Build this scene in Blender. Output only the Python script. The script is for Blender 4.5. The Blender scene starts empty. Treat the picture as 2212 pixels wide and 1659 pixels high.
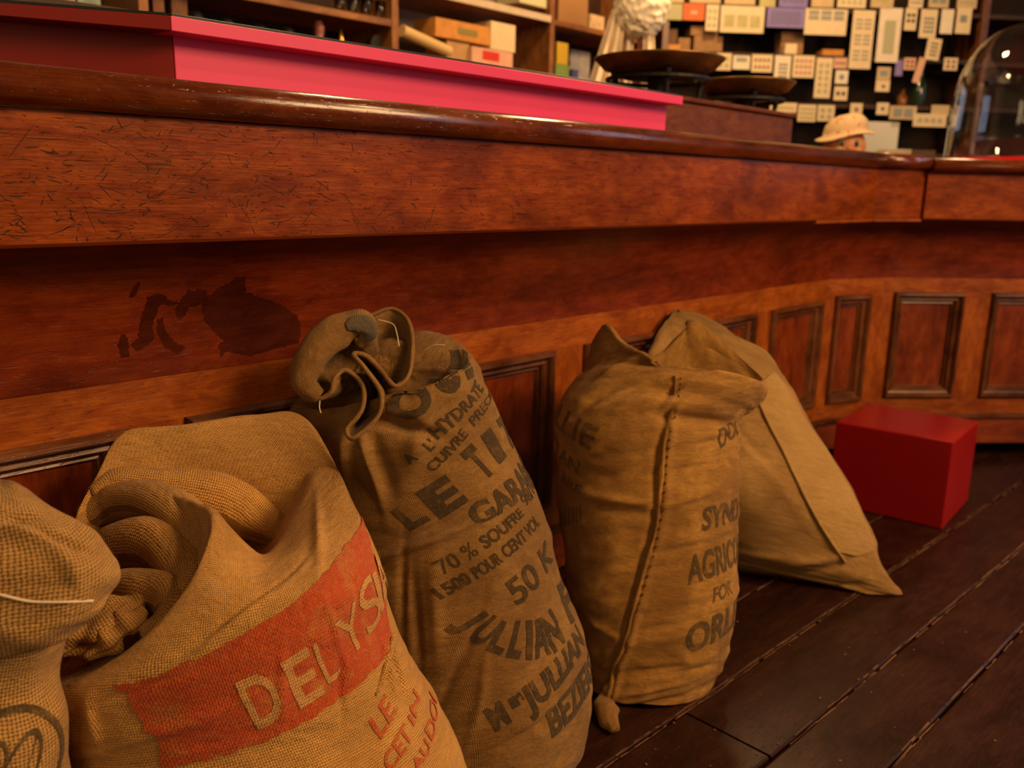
import bpy, bmesh, math, random
import numpy as np
from mathutils import Matrix, Vector

# ------------------------------------------------------------------ camera
SC = bpy.context.scene
FPX, CX, CY = 1900.0, 1106.0, 829.5          # focal length in pixels of the 2212 x 1659 frame
PITCH, AZ, ROLL = math.radians(12.692), math.radians(42.995), math.radians(1.146)
CAMZ = 0.87
FWD = np.array([math.cos(AZ)*math.cos(PITCH), math.sin(AZ)*math.cos(PITCH), -math.sin(PITCH)])
_R0 = np.array([math.sin(AZ), -math.cos(AZ), 0.0])
_U0 = np.cross(_R0, FWD)
CAMX = math.cos(ROLL)*_R0 + math.sin(ROLL)*_U0
CAMY = np.cross(CAMX, FWD)
CAM = np.array([0.0, 0.0, CAMZ])
cd = bpy.data.cameras.new('camera'); cam = bpy.data.objects.new('camera', cd)
SC.collection.objects.link(cam)
cam.matrix_world = Matrix([[CAMX[i], CAMY[i], -FWD[i], CAM[i]] for i in range(3)] + [[0, 0, 0, 1]])
cd.sensor_fit = 'HORIZONTAL'; cd.sensor_width = 17.3; cd.lens = FPX/2212*17.3
cd.clip_start = 0.02; cd.clip_end = 60
cd.dof.use_dof = True; cd.dof.focus_distance = 1.06; cd.dof.aperture_fstop = 2.3
SC.camera = cam
# ------------------------------------------------------------------ world, lights, exposure
SC.view_settings.view_transform = 'Standard'; SC.view_settings.look = 'None'
SC.view_settings.gamma = 1.0; SC.view_settings.use_curve_mapping = False
SC.view_settings.exposure = 0.0
w = bpy.data.worlds.new('room_air'); SC.world = w; w.use_nodes = True
w.node_tree.nodes['Background'].inputs[0].default_value = (1.0, 0.58, 0.27, 1)
w.node_tree.nodes['Background'].inputs[1].default_value = 0.07

def area(name, loc, target, sx, sy, power, col):
    l = bpy.data.lights.new(name, 'AREA'); l.shape = 'RECTANGLE'; l.size = sx; l.size_y = sy
    l.energy = power; l.color = col
    o = bpy.data.objects.new(name, l); SC.collection.objects.link(o); o.location = loc
    d = Vector(target) - Vector(loc); o.rotation_euler = d.to_track_quat('-Z', 'Y').to_euler()
    return o
def bulb(name, loc, power, col, r=0.05):
    l = bpy.data.lights.new(name, 'POINT'); l.energy = power; l.color = col; l.shadow_soft_size = r
    o = bpy.data.objects.new(name, l); SC.collection.objects.link(o); o.location = loc
    return o
WARM = (1.0, 0.62, 0.28)
area('shop_front_light', (2.0, -1.9, 2.35), (1.2, 1.0, 0.35), 1.7, 1.0, 118, (1.0, 0.60, 0.27))
area('window_daylight', (3.3, -2.2, 1.5), (3.0, 0.9, 0.6), 0.9, 1.3, 9, (0.62, 0.70, 1.0))
area('end_window_daylight', (6.2, -0.7, 1.8), (2.6, 0.9, 0.8), 1.3, 1.5, 9, (0.74, 0.77, 1.0))
area('left_fill', (-1.5, -0.9, 1.5), (0.3, 1.0, 0.8), 0.9, 1.4, 13, (1.0, 0.66, 0.34))  # unseen warm fill added at the left to lift the cove and fascia sheen
bulb('ceiling_bulb', (1.75, -0.35, 2.55), 46, WARM, 0.07)
bulb('ceiling_bulb', (3.0, 1.55, 2.35), 78, WARM, 0.09)
bulb('ceiling_bulb', (1.5, 1.65, 2.35), 46, WARM, 0.09)

# ------------------------------------------------------------------ pixel helpers (measuring only)
def ray(u, v): return FWD + CAMX*((u-CX)/FPX) - CAMY*((v-CY)/FPX)
def atD(u, v, D): return CAM + ray(u, v)*D
def onY(u, v, y):
    d = ray(u, v); return CAM + d*(y/d[1])
def onZ(u, v, z):
    d = ray(u, v); return CAM + d*((z-CAMZ)/d[2])
def onV(u, v, P, ang):
    d = ray(u, v); n = np.array([-math.sin(ang), math.cos(ang)])
    t = np.dot(np.array(P[:2]) - CAM[:2], n)/np.dot(d[:2], n); return CAM + d*t
def projN(P):
    q = P - CAM; z = q @ FWD
    return CX + FPX*(q @ CAMX)/z, CY - FPX*(q @ CAMY)/z, z

# ------------------------------------------------------------------ object helpers
COL = SC.collection
def tag(o, label=None, cat=None, group=None, kind=None):
    if label: o['label'] = label
    if cat: o['category'] = cat
    if group: o['group'] = group
    if kind: o['kind'] = kind
    return o
def empty(name, loc=(0, 0, 0), rz=0.0, label=None, cat=None, group=None):
    o = bpy.data.objects.new(name, None); COL.objects.link(o)
    o.location = loc; o.rotation_euler = (0, 0, rz); o.empty_display_size = 0.05
    return tag(o, label, cat, group)
def link(name, me, mat=None, parent=None, smooth=False):
    o = bpy.data.objects.new(name, me); COL.objects.link(o)
    if mat is not None and not me.materials: me.materials.append(mat)
    if parent is not None: o.parent = parent
    if smooth: me.polygons.foreach_set('use_smooth', [True]*len(me.polygons))
    return o
def put(o, parent):
    """parent keeping world placement of mesh given in world coordinates"""
    o.parent = parent
    o.matrix_parent_inverse = Matrix.LocRotScale(parent.location, parent.rotation_euler, parent.scale).inverted()
    return o
def pydata(name, V, F, UV=None):
    me = bpy.data.meshes.new(name); me.from_pydata([tuple(map(float, p)) for p in V], [], F); 
    if UV is not None:
        l = me.uv_layers.new(name='UVMap')
        idx = np.empty(len(me.loops), np.int32); me.loops.foreach_get('vertex_index', idx)
        l.data.foreach_set('uv', np.asarray(UV, np.float32)[idx].ravel())
    me.update(); return me
def bm_mesh(name, bm, recalc=True):
    if recalc: bmesh.ops.recalc_face_normals(bm, faces=bm.faces)
    me = bpy.data.meshes.new(name); bm.to_mesh(me); bm.free(); return me
def b_box(bm, c, s, rz=0.0, bevel=0.0, rot=None):
    r = bmesh.ops.create_cube(bm, size=1.0); vs = r['verts']
    M = Matrix.Translation(c) @ (rot if rot is not None else Matrix.Rotation(rz, 4, 'Z')) @ Matrix.Diagonal((*s, 1))
    bmesh.ops.transform(bm, matrix=M, verts=vs)
    if bevel:
        es = list({e for v in vs for e in v.link_edges})
        bmesh.ops.bevel(bm, geom=es, offset=bevel, segments=2, affect='EDGES', profile=0.5)
def b_cyl(bm, p, q, r1, r2, seg=16, caps=True):
    p, q = Vector(p), Vector(q); d = q-p
    r = bmesh.ops.create_cone(bm, cap_ends=caps, segments=seg, radius1=r1, radius2=r2, depth=d.length)
    M = Matrix.Translation((p+q)/2) @ d.to_track_quat('Z', 'Y').to_matrix().to_4x4()
    bmesh.ops.transform(bm, matrix=M, verts=r['verts'])
def b_lathe(bm, prof, c=(0, 0, 0), seg=40):
    rings = []
    for r, z in prof:
        if r < 1e-6: rings.append([bm.verts.new((c[0], c[1], c[2]+z))])
        else: rings.append([bm.verts.new((c[0]+r*math.cos(2*math.pi*k/seg), c[1]+r*math.sin(2*math.pi*k/seg), c[2]+z)) for k in range(seg)])
    for a, b in zip(rings, rings[1:]):
        for k in range(seg):
            k2 = (k+1) % seg
            if len(a) == 1 and len(b) == 1: continue
            if len(a) == 1: bm.faces.new((a[0], b[k2], b[k]))
            elif len(b) == 1: bm.faces.new((a[k], a[k2], b[0]))
            else: bm.faces.new((a[k], a[k2], b[k2], b[k]))
def b_sphere(bm, c, r, sc=(1, 1, 1), seg=20, rings=12):
    q = bmesh.ops.create_uvsphere(bm, u_segments=seg, v_segments=rings, radius=r)
    bmesh.ops.transform(bm, matrix=Matrix.Translation(c) @ Matrix.Diagonal((*sc, 1)), verts=q['verts'])

# ------------------------------------------------------------------ materials
class NT:
    def __init__(s, name):
        s.m = bpy.data.materials.new(name); s.m.use_nodes = True
        s.t = s.m.node_tree; s.b = s.t.nodes['Principled BSDF']
    def n(s, typ, **kw):
        nd = s.t.nodes.new('ShaderNode'+typ)
        for k, v in kw.items(): setattr(nd, k, v)
        return nd
    def L(s, a, b): s.t.links.new(a, b)
    def setin(s, sock, v):
        if hasattr(v, 'is_linked') or isinstance(v, bpy.types.NodeSocket): s.L(v, sock)
        else: sock.default_value = v
    def math(s, op, a, b=None, c=None, clamp=False):
        nd = s.n('Math', operation=op); nd.use_clamp = clamp
        s.setin(nd.inputs[0], a)
        if b is not None: s.setin(nd.inputs[1], b)
        if c is not None: s.setin(nd.inputs[2], c)
        return nd.outputs[0]
    def mix(s, f, a, b, mode='MIX'):
        nd = s.n('Mix', data_type='RGBA', blend_type=mode)
        s.setin(nd.inputs[0], f)
        for sock, v in ((nd.inputs[6], a), (nd.inputs[7], b)):
            if isinstance(v, tuple): sock.default_value = (*v[:3], 1)
            else: s.L(v, sock)
        return nd.outputs[2]
    def noise(s, vec, scale, detail=3, rough=0.55, dist=0.0, out=0):
        nd = s.n('TexNoise'); s.L(vec, nd.inputs['Vector']); nd.inputs['Scale'].default_value = scale
        nd.inputs['Detail'].default_value = detail; nd.inputs['Roughness'].default_value = rough
        nd.inputs['Distortion'].default_value = dist
        return nd.outputs[out]
    def ramp(s, f, stops, interp='LINEAR'):
        nd = s.n('ValToRGB'); s.L(f, nd.inputs[0]); cr = nd.color_ramp; cr.interpolation = interp
        while len(cr.elements) > 1: cr.elements.remove(cr.elements[-1])
        for i, (p, c) in enumerate(stops):
            e = cr.elements[0] if i == 0 else cr.elements.new(p)
            e.position = p; c = c if isinstance(c, tuple) else (c, c, c); e.color = (*c[:3], 1)
        return nd.outputs[0]
    def mapping(s, vec, scale=(1, 1, 1), rot=(0, 0, 0), loc=(0, 0, 0)):
        nd = s.n('Mapping'); s.L(vec, nd.inputs[0]); nd.inputs['Scale'].default_value = scale
        nd.inputs['Rotation'].default_value = rot; nd.inputs['Location'].default_value = loc
        return nd.outputs[0]
    def bump(s, h, strength=0.5, dist=0.001, normal=None):
        nd = s.n('Bump'); s.L(h, nd.inputs['Height']); nd.inputs['Strength'].default_value = strength
        nd.inputs['Distance'].default_value = dist
        if normal is not None: s.L(normal, nd.inputs['Normal'])
        return nd.outputs[0]

def plain(name, col, rough=0.5, spec=0.5, metal=0.0, var=0.0, vscale=30, **kw):
    t = NT(name); b = t.b
    b.inputs['Base Color'].default_value = (*col, 1); b.inputs['Roughness'].default_value = rough
    b.inputs['Specular IOR Level'].default_value = spec; b.inputs['Metallic'].default_value = metal
    tc = t.n('TexCoord').outputs['Object']
    if var:
        f = t.noise(tc, vscale, 4)
        f = t.ramp(f, [(0.3, 0.0), (0.7, 1.0)])
        lo = tuple(c*(1-var) for c in col); hi = tuple(min(1, c*(1+var)) for c in col)
        t.L(t.mix(f, lo, hi), b.inputs['Base Color'])
    for k, v in kw.items(): b.inputs[k].default_value = v
    return t.m

def wood(name, base, dark, light, rough=0.34, wear=0.6, grain=1.0, pits=0.5, spec=0.5, blot=0.6, coat=0.0):
    """varnished timber; UV.x runs along the grain, metres"""
    t = NT(name); b = t.b
    uv = t.n('UVMap').outputs[0]
    rnd = t.n('ObjectInfo').outputs['Random']
    cmb = t.n('CombineXYZ'); t.L(t.math('MULTIPLY', rnd, 7.3), cmb.inputs[0]); t.L(t.math('MULTIPLY', rnd, 3.1), cmb.inputs[1])
    ad = t.n('VectorMath', operation='ADD'); t.L(uv, ad.inputs[0]); t.L(cmb.outputs[0], ad.inputs[1]); uv = ad.outputs[0]
    g1 = t.noise(t.mapping(uv, (2.2, 26, 1)), 3.0, 5, 0.6, 0.6)
    g2 = t.noise(t.mapping(uv, (6, 150, 1)), 3.0, 4, 0.6, 0.3)
    bl = t.noise(t.mapping(uv, (2.0, 4.5, 1)), 2.2, 5, 0.62, 0.4)
    pt = t.noise(t.mapping(uv, (34, 110, 1)), 2.6, 3, 0.6, 0.8)
    fl_ = t.noise(t.mapping(uv, (9, 60, 1)), 2.6, 4, 0.7, 1.2)
    sc1 = t.noise(t.mapping(uv, (9, 120, 1), (0, 0, 0.5)), 1.6, 2, 0.5, 0.2)
    sc2 = t.noise(t.mapping(uv, (9, 120, 1), (0, 0, -0.75)), 1.6, 2, 0.5, 0.2)
    c = t.mix(t.ramp(g1, [(0.28, 0.0), (0.72, 1.0)]), base, light)
    c = t.mix(t.math('MULTIPLY', t.ramp(g2, [(0.42, 1.0), (0.62, 0.0)]), 0.42*grain), c, dark)
    c = t.mix(t.math('MULTIPLY', t.ramp(bl, [(0.36, 1.0), (0.60, 0.0)]), blot), c, dark)
    mo = t.noise(t.mapping(uv, (5, 11, 1)), 3.2, 5, 0.65, 0.8)
    c = t.mix(t.math('MULTIPLY', t.ramp(mo, [(0.40, 1.0), (0.58, 0.0)]), 0.75), c, (0.66, 0.46, 0.38), 'MULTIPLY')
    pm = t.math('MAXIMUM', t.ramp(pt, [(0.63, 0.0), (0.70, 1.0)]), t.ramp(fl_, [(0.645, 0.0), (0.70, 0.8)]))
    s1 = t.ramp(sc1, [(0.70, 0.0), (0.735, 1.0)]); s2 = t.ramp(sc2, [(0.71, 0.0), (0.745, 1.0)])
    mk = t.math('MAXIMUM', t.math('MULTIPLY', pm, pits), t.math('MULTIPLY', t.math('MAXIMUM', s1, s2), wear))
    c = t.mix(mk, c, tuple(0.35*x for x in dark))
    t.L(c, b.inputs['Base Color'])
    rr = t.math('MULTIPLY_ADD', bl, 0.22, rough-0.11)
    t.L(rr, b.inputs['Roughness'])
    b.inputs['Specular IOR Level'].default_value = spec
    b.inputs['Coat Weight'].default_value = coat; b.inputs['Coat Roughness'].default_value = 0.16
    h = t.math('SUBTRACT', t.math('MULTIPLY', g2, 0.25), t.math('MULTIPLY', mk, 0.9))
    h = t.math('ADD', h, t.math('MULTIPLY', bl, 1.2))
    t.L(t.bump(h, 0.65, 0.0015), b.inputs['Normal'])
    return t.m

def burlap(name, hi, lo, pitch, hole=0.55, ink=None, ink_amt=0.85, stain=0.35, wear_scale=160, bumpd=0.0012):
    """woven jute; UV in metres"""
    t = NT(name); b = t.b
    uv0 = t.n('UVMap').outputs[0]
    dn = t.noise(uv0, 55, 3, 0.6, 0, out=1)
    sub = t.n('VectorMath', operation='SUBTRACT'); t.L(dn, sub.inputs[0]); sub.inputs[1].default_value = (0.5, 0.5, 0.5)
    scl = t.n('VectorMath', operation='SCALE'); t.L(sub.outputs[0], scl.inputs[0]); scl.inputs['Scale'].default_value = pitch*1.1
    ad = t.n('VectorMath', operation='ADD'); t.L(uv0, ad.inputs[0]); t.L(scl.outputs[0], ad.inputs[1])
    uv = t.mapping(ad.outputs[0], (1/pitch, 1/pitch, 1), (0, 0, 0.05), (0, 0, 0.5))
    sp = t.n('SeparateXYZ'); t.L(uv, sp.inputs[0])
    su = t.math('ABSOLUTE', t.math('SINE', t.math('MULTIPLY', sp.outputs[0], math.pi)))
    sv = t.math('ABSOLUTE', t.math('SINE', t.math('MULTIPLY', sp.outputs[1], math.pi)))
    ck = t.n('TexChecker'); t.L(uv, ck.inputs['Vector']); ck.inputs['Scale'].default_value = 1.0
    ck.inputs['Color1'].default_value = (1, 1, 1, 1); ck.inputs['Color2'].default_value = (0, 0, 0, 1)
    over = t.math('MULTIPLY', su, t.math('MULTIPLY_ADD', sv, 0.35, 0.65))
    under = t.math('MULTIPLY', sv, t.math('MULTIPLY_ADD', su, 0.35, 0.65))
    mixv = t.n('Mix', data_type='FLOAT'); t.L(ck.outputs['Fac'], mixv.inputs[0]); t.L(under, mixv.inputs[2]); t.L(over, mixv.inputs[3])
    h = mixv.outputs[0]
    th = t.noise(t.mapping(uv0, (1, 1, 1)), 420, 3, 0.7)          # slubs
    big = t.noise(uv0, 9, 6, 0.65, 0.5); mid = t.noise(t.mapping(uv0, (1, 2.6, 1)), 34, 5, 0.65, 0.4)
    holes = t.ramp(t.math('MULTIPLY', t.math('SUBTRACT', 1.0, su), t.math('SUBTRACT', 1.0, sv)), [(0.10, 0.0), (0.32, 1.0)])
    c = t.mix(t.math('MULTIPLY_ADD', h, 0.75, t.math('MULTIPLY', th, 0.3), clamp=True), lo, hi)
    dk = tuple(x*0.42 for x in lo)
    c = t.mix(t.math('MULTIPLY', t.ramp(big, [(0.40, 1.0), (0.62, 0.0)]), stain), c, tuple(x*0.75 for x in lo))
    c = t.mix(t.math('MULTIPLY', t.ramp(mid, [(0.40, 1.0), (0.55, 0.0)]), stain*0.55), c, lo)
    c = t.mix(t.math('MULTIPLY', t.ramp(th, [(0.70, 0.0), (0.76, 1.0)]), 0.5), c, dk)
    if ink is not None:
        wn = t.noise(uv0, wear_scale, 4, 0.7); wb = t.noise(uv0, 26, 3, 0.6)
        f = t.math('MULTIPLY', t.ramp(wn, [(0.28, 0.6), (0.48, 1.0)]), t.ramp(wb, [(0.30, 0.6), (0.48, 1.0)]))
        f = t.math('MULTIPLY', f, t.math('MULTIPLY_ADD', h, 0.25, 0.75))
        c = t.mix(t.math('MULTIPLY', f, ink_amt), c, ink)
    c = t.mix(t.math('MULTIPLY', holes, hole), c, dk)
    t.L(c, b.inputs['Base Color']); b.inputs['Roughness'].default_value = 0.9
    b.inputs['Specular IOR Level'].default_value = 0.12
    b.inputs['Sheen Weight'].default_value = 0.12; b.inputs['Sheen Roughness'].default_value = 0.5
    hh = t.math('ADD', h, t.math('MULTIPLY', th, 0.35))
    b1 = t.bump(hh, 0.7, bumpd)
    t.L(t.bump(mid, 0.8, 0.007, b1), b.inputs['Normal'])
    return t.m
# ------------------------------------------------------------------ wood palette
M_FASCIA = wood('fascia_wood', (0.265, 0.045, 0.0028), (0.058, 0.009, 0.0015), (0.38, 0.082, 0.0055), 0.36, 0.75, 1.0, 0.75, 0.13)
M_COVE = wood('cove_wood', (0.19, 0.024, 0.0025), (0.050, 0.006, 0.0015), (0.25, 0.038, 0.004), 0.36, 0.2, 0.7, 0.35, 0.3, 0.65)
M_RAIL = wood('rail_wood', (0.37, 0.085, 0.006), (0.11, 0.018, 0.002), (0.46, 0.125, 0.011), 0.38, 0.25, 0.9, 0.5, 0.3, 0.5)
M_PANEL = wood('panel_wood', (0.23, 0.036, 0.004), (0.055, 0.008, 0.002), (0.32, 0.060, 0.006), 0.34, 0.1, 0.7, 0.3, 0.4, 0.6)
M_MOULD = wood('moulding_wood', (0.17, 0.050, 0.012), (0.030, 0.008, 0.003), (0.24, 0.085, 0.022), 0.30, 0.1, 0.8, 0.4, 0.5, 0.8)
M_NOSE = wood('nosing_wood', (0.15, 0.026, 0.0035), (0.040, 0.007, 0.0015), (0.21, 0.043, 0.006), 0.20, 0.35, 0.8, 0.6, 0.5, 0.6, 0.25)
M_FLOOR = wood('floor_wood', (0.030, 0.009, 0.0045), (0.009, 0.003, 0.002), (0.052, 0.016, 0.008), 0.36, 0.1, 1.0, 0.4, 0.28, 0.6)
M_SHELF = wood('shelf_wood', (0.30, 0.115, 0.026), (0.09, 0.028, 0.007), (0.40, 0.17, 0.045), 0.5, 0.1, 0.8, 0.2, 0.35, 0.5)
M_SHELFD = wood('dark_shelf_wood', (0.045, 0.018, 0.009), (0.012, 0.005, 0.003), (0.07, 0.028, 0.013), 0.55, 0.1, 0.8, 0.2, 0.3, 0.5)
M_SCALEW = wood('scale_wood', (0.16, 0.042, 0.011), (0.045, 0.011, 0.003), (0.21, 0.062, 0.017), 0.5, 0.1, 0.8, 0.3, 0.18, 0.5)
M_DIRT = plain('old_grime', (0.016, 0.006, 0.003), 0.6, 0.25)
M_GAP = plain('dark_gap', (0.006, 0.004, 0.003), 0.9, 0.1)

def uvbox(me, along=0):
    """box-project UVs in metres, grain along given axis of the mesh"""
    l = me.uv_layers.new(name='UVMap') if not me.uv_layers else me.uv_layers[0]
    for p in me.polygons:
        n = p.normal; a = max(range(3), key=lambda i: abs(n[i]))
        ax = [i for i in range(3) if i != a]
        if along in ax: ax = [along, [i for i in ax if i != along][0]]
        for li in p.loop_indices:
            co = me.vertices[me.loops[li].vertex_index].co
            l.data[li].uv = (co[ax[0]], co[ax[1]] + 0.37*a)
    return me
def box_obj(name, c, s, mat, parent=None, rz=0.0, bevel=0.002, along=0, world=True):
    """box mesh around its own origin"""
    bm = bmesh.new(); b_box(bm, (0, 0, 0), s, 0, min(bevel, min(s)*0.3))
    me = uvbox(bm_mesh(name, bm), along)
    o = link(name, me, mat); o.location = c; o.rotation_euler = (0, 0, rz)
    if parent is not None: put(o, parent)
    return o

# ------------------------------------------------------------------ floor of single planks
fl = pydata('floor', [(-2, -2.2, -0.03), (6.5, -2.2, -0.03), (6.5, 5, -0.03), (-2, 5, -0.03), (-2, -2.2, -0.012), (6.5, -2.2, -0.012), (6.5, 5, -0.012), (-2, 5, -0.012)],
            [(3, 2, 1, 0), (4, 5, 6, 7), (0, 1, 5, 4), (1, 2, 6, 5), (2, 3, 7, 6), (3, 0, 4, 7)])
floor = link('floor', fl, M_GAP); tag(floor, 'dark stained plank floor in front of the counter', None, None, 'structure')
FT = math.radians(-2.4)
def plank(v0, v1, u0, u1, rnd):
    g = 0.0026
    w_, l_ = v1-v0-2*g, u1-u0-2*g
    n = max(2, int(l_/0.12)); V = []; F = []; UV = []
    ph1, ph2 = rnd.random()*6, rnd.random()*6
    prof = [(-w_/2, -0.012), (-w_/2, -0.0022), (-w_/2+0.004, -0.0002), (0, 0.0006*rnd.random()), (w_/2-0.004, -0.0002), (w_/2, -0.0022), (w_/2, -0.012)]
    for i in range(n+1):
        x = -l_/2 + l_*i/n
        for j, (y, z) in enumerate(prof):
            jig = 0.0011*math.sin(ph1+7*x)+0.0009*math.sin(ph2+19*x) if j in (1, 2, 4, 5) else 0
            V.append((x, y + (jig if j < 3 else -jig), z)); UV.append((x+l_, y))
    k = len(prof)
    for i in range(n):
        for j in range(k-1):
            a = i*k+j; F.append((a, a+1, a+k+1, a+k)[::-1])
    F.append(tuple(range(k))[::-1] if False else tuple(range(k))); F.append(tuple(range(n*k, n*k+k))[::-1])
    me = pydata('plank', V, F, UV)
    bm = bmesh.new(); bm.from_mesh(me); bmesh.ops.recalc_face_normals(bm, faces=bm.faces); bm.to_mesh(me); bm.free()
    o = link('plank', me, M_FLOOR); c, s_ = math.cos(FT), math.sin(FT)
    cu, cv = (u0+u1)/2, (v0+v1)/2
    o.location = (cu*c - cv*s_, cu*s_ + cv*c, 0); o.rotation_euler = (0, 0, FT); put(o, floor)
rnd = random.Random(5)
js = [0.743, 0.576, 0.438]
while js[-1] > -1.3: js.append(js[-1] - rnd.uniform(0.14, 0.17))
js = [0.743+0.165*k for k in range(4, 0, -1)] + js
for r_, (a, b_) in enumerate(zip(js, js[1:])):
    cut = [-1.2, rnd.uniform(0.2, 0.9), rnd.uniform(1.9, 2.8), 4.6]
    if abs(a-0.743) < 1e-6: cut = [-1.2, 1.16, 3.3, 4.6]
    if abs(a-0.576) < 1e-6: cut = [-1.2, 0.4, 2.5, 4.6]
    for u0, u1 in zip(cut, cut[1:]): plank(b_, a, u0, u1, rnd)
# pale crumbs and splinters along the plank joints
bm = bmesh.new(); rr = random.Random(11)
for k in range(420):
    vj = rr.choice([0.743, 0.743, 0.743, 0.576, 0.576, 0.438, 0.438, 0.908]); u = rr.uniform(0.85, 3.0)
    ln = rr.uniform(0.01, 0.09); wd = rr.uniform(0.0006, 0.0024); v_ = vj + rr.choice((-1, 1))*rr.uniform(0.0026, 0.0046); an = rr.gauss(0, 0.012)
    c, s_ = math.cos(FT), math.sin(FT)
    b_box(bm, (u*c-v_*s_, u*s_+v_*c, 0.0003), (ln, wd, 0.0008), FT+an)
for k in range(40):
    P = onZ(rr.uniform(1300, 2150), rr.uniform(1300, 1659), 0)
    b_box(bm, (P[0], P[1], 0.0010), (rr.uniform(0.001, 0.005), rr.uniform(0.001, 0.003), 0.0016), rr.uniform(0, 3))
me = bm_mesh('splinters', bm)
o = link('splinters', me, plain('worn_bare_wood', (0.19, 0.09, 0.042), 0.8, 0.2)); put(o, floor); tag(o, 'pale splintered edges and crumbs along the plank joints', kind='stuff')

# ------------------------------------------------------------------ counter geometry
A1, A2 = math.radians(-21), math.radians(-42)
PL = [np.array([-0.75, 1.027]), np.array([2.64, 1.027]), None, None]
PL[2] = PL[1] + 0.2*np.array([math.cos(A1), math.sin(A1)])
PL[3] = PL[2] + 1.5*np.array([math.cos(A2), math.sin(A2)])
ANG = [0.0, A1, A2]
DIR = [np.array([math.cos(a), math.sin(a)]) for a in ANG]
NRM = [np.array([-math.sin(a), math.cos(a)]) for a in ANG]      # pointing behind the counter
def vert_pt(i, r):
    if i == 0: return PL[0] + NRM[0]*r
    if i == 3: return PL[3] + NRM[2]*r
    m = (NRM[i-1]+NRM[i])/(1+NRM[i-1] @ NRM[i]); return PL[i] + m*r
def strip(name, k, prof, mat, parent, closed=True, smooth=False, a0=None, a1=None, along=True, nseg=1):
    """sweep profile [(r, z)] along counter run k (mitred at its ends, or between distances a0, a1)"""
    V = []; UV = []; acc = 0; L = []
    for j, (r, z) in enumerate(prof):
        if j: acc += math.hypot(r-prof[j-1][0], z-prof[j-1][1])
        L.append(acc)
    for i in range(nseg+1):
        for j, (r, z) in enumerate(prof):
            pa = vert_pt(k, r) if a0 is None else PL[k]+DIR[k]*a0+NRM[k]*r
            pb = vert_pt(k+1, r) if a1 is None else PL[k]+DIR[k]*a1+NRM[k]*r
            p = pa + (pb-pa)*i/nseg
            V.append((p[0], p[1], z)); s_ = (p-PL[k]) @ DIR[k]
            UV.append((s_, L[j]) if along else (L[j], s_))
    m = len(prof); F = []
    for i in range(nseg):
        for j in range(m if closed else m-1):
            j2 = (j+1) % m; F.append((i*m+j, i*m+j2, (i+1)*m+j2, (i+1)*m+j))
    if closed: F.append(tuple(range(m))[::-1]); F.append(tuple(nseg*m+j for j in range(m)))
    me = pydata(name, V, F, UV)
    bm = bmesh.new(); bm.from_mesh(me); bmesh.ops.recalc_face_normals(bm, faces=bm.faces); bm.to_mesh(me); bm.free()
    o = link(name, me, mat, None, smooth); put(o, parent); return o

ctr = [empty('shop_counter', (1.0, 1.3, 0), 0, 'long varnished wooden shop counter with panelled front behind the sacks', 'counter', 'runs of the old shop counter'),
       empty('shop_counter', (2.8, 1.2, 0), A1, 'narrow angled corner unit of the panelled wooden counter behind the red cube', 'counter', 'runs of the old shop counter'),
       empty('shop_counter', (3.4, 0.9, 0), A2, 'short panelled counter run at the right, under the glass dome', 'counter', 'runs of the old shop counter')]
top = empty('counter_top', (1.0, 1.3, 0.955), 0, 'dark polished counter top with rounded nosing carrying the pink display and scale', 'counter top')
RP = 0.123                                   # panel plane behind the fascia plane
nose = [(-0.005-0.0225*math.cos(a), 0.962+0.0215*math.sin(a)) for a in np.linspace(-math.pi/2+0.1, math.pi/2, 11)] + [(0.04, 0.9835), (0.04, 0.945)]
for k in range(3):
    dz = -0.008 if k == 2 else 0
    pf = -0.012 if k == 2 else 0
    strip('nosing', k, [(r+pf, z+dz) for r, z in nose], M_NOSE, top, smooth=False).data.polygons.foreach_set('use_smooth', [False]*15)
    strip('top_board', k, [(0.042, 0.955), (0.042, 0.9835+dz), (0.62, 0.9835+dz), (0.62, 0.955)], M_NOSE, top)
    c = ctr[k]
    fz = 0.795
    strip('fascia', k, [(pf, fz+0.004), (pf, 0.9396), (0.03, 0.9396), (0.03, fz), (pf+0.003, fz)], M_FASCIA, c)
    cv = []
    for f in np.linspace(0, math.pi/2*0.97, 14): cv.append((RP - 0.111*(1-math.cos(f)), 0.607+0.188*math.sin(f)))
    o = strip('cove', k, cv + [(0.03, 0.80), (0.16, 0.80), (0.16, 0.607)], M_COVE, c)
    strip('top_rail', k, [(RP, 0.5435), (RP, 0.6065), (RP+0.03, 0.6065), (RP+0.03, 0.5435)], M_RAIL, c)
    strip('bottom_rail', k, [(RP, 0.152), (RP, 0.205), (RP+0.03, 0.205), (RP+0.03, 0.152)], M_RAIL, c)
    strip('base_moulding', k, [(RP-0.004, 0.138), (RP-0.014, 0.142), (RP-0.014, 0.150), (RP-0.002, 0.156), (RP+0.03, 0.156), (RP+0.03, 0.138)], M_MOULD, c)
    strip('base_board', k, [(RP-0.003, 0.052), (RP-0.003, 0.138), (RP+0.03, 0.138), (RP+0.03, 0.052)], M_PANEL, c)
    strip('recessed_plinth', k, [(RP+0.07, 0.0), (RP+0.07, 0.06), (RP+0.10, 0.06), (RP+0.10, 0.0)], M_GAP, c)
    strip('carcass', k, [(RP+0.031, 0.052), (RP+0.031, 0.80), (0.6, 0.94), (0.6, 0.0), (RP+0.12, 0.0), (RP+0.12, 0.052)], M_SHELFD, c)
for o in list(top.children):
    if o.name.startswith('nosing'):
        for p in o.data.polygons: p.use_smooth = len(p.vertices) == 4
        o.data.update()
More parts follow.
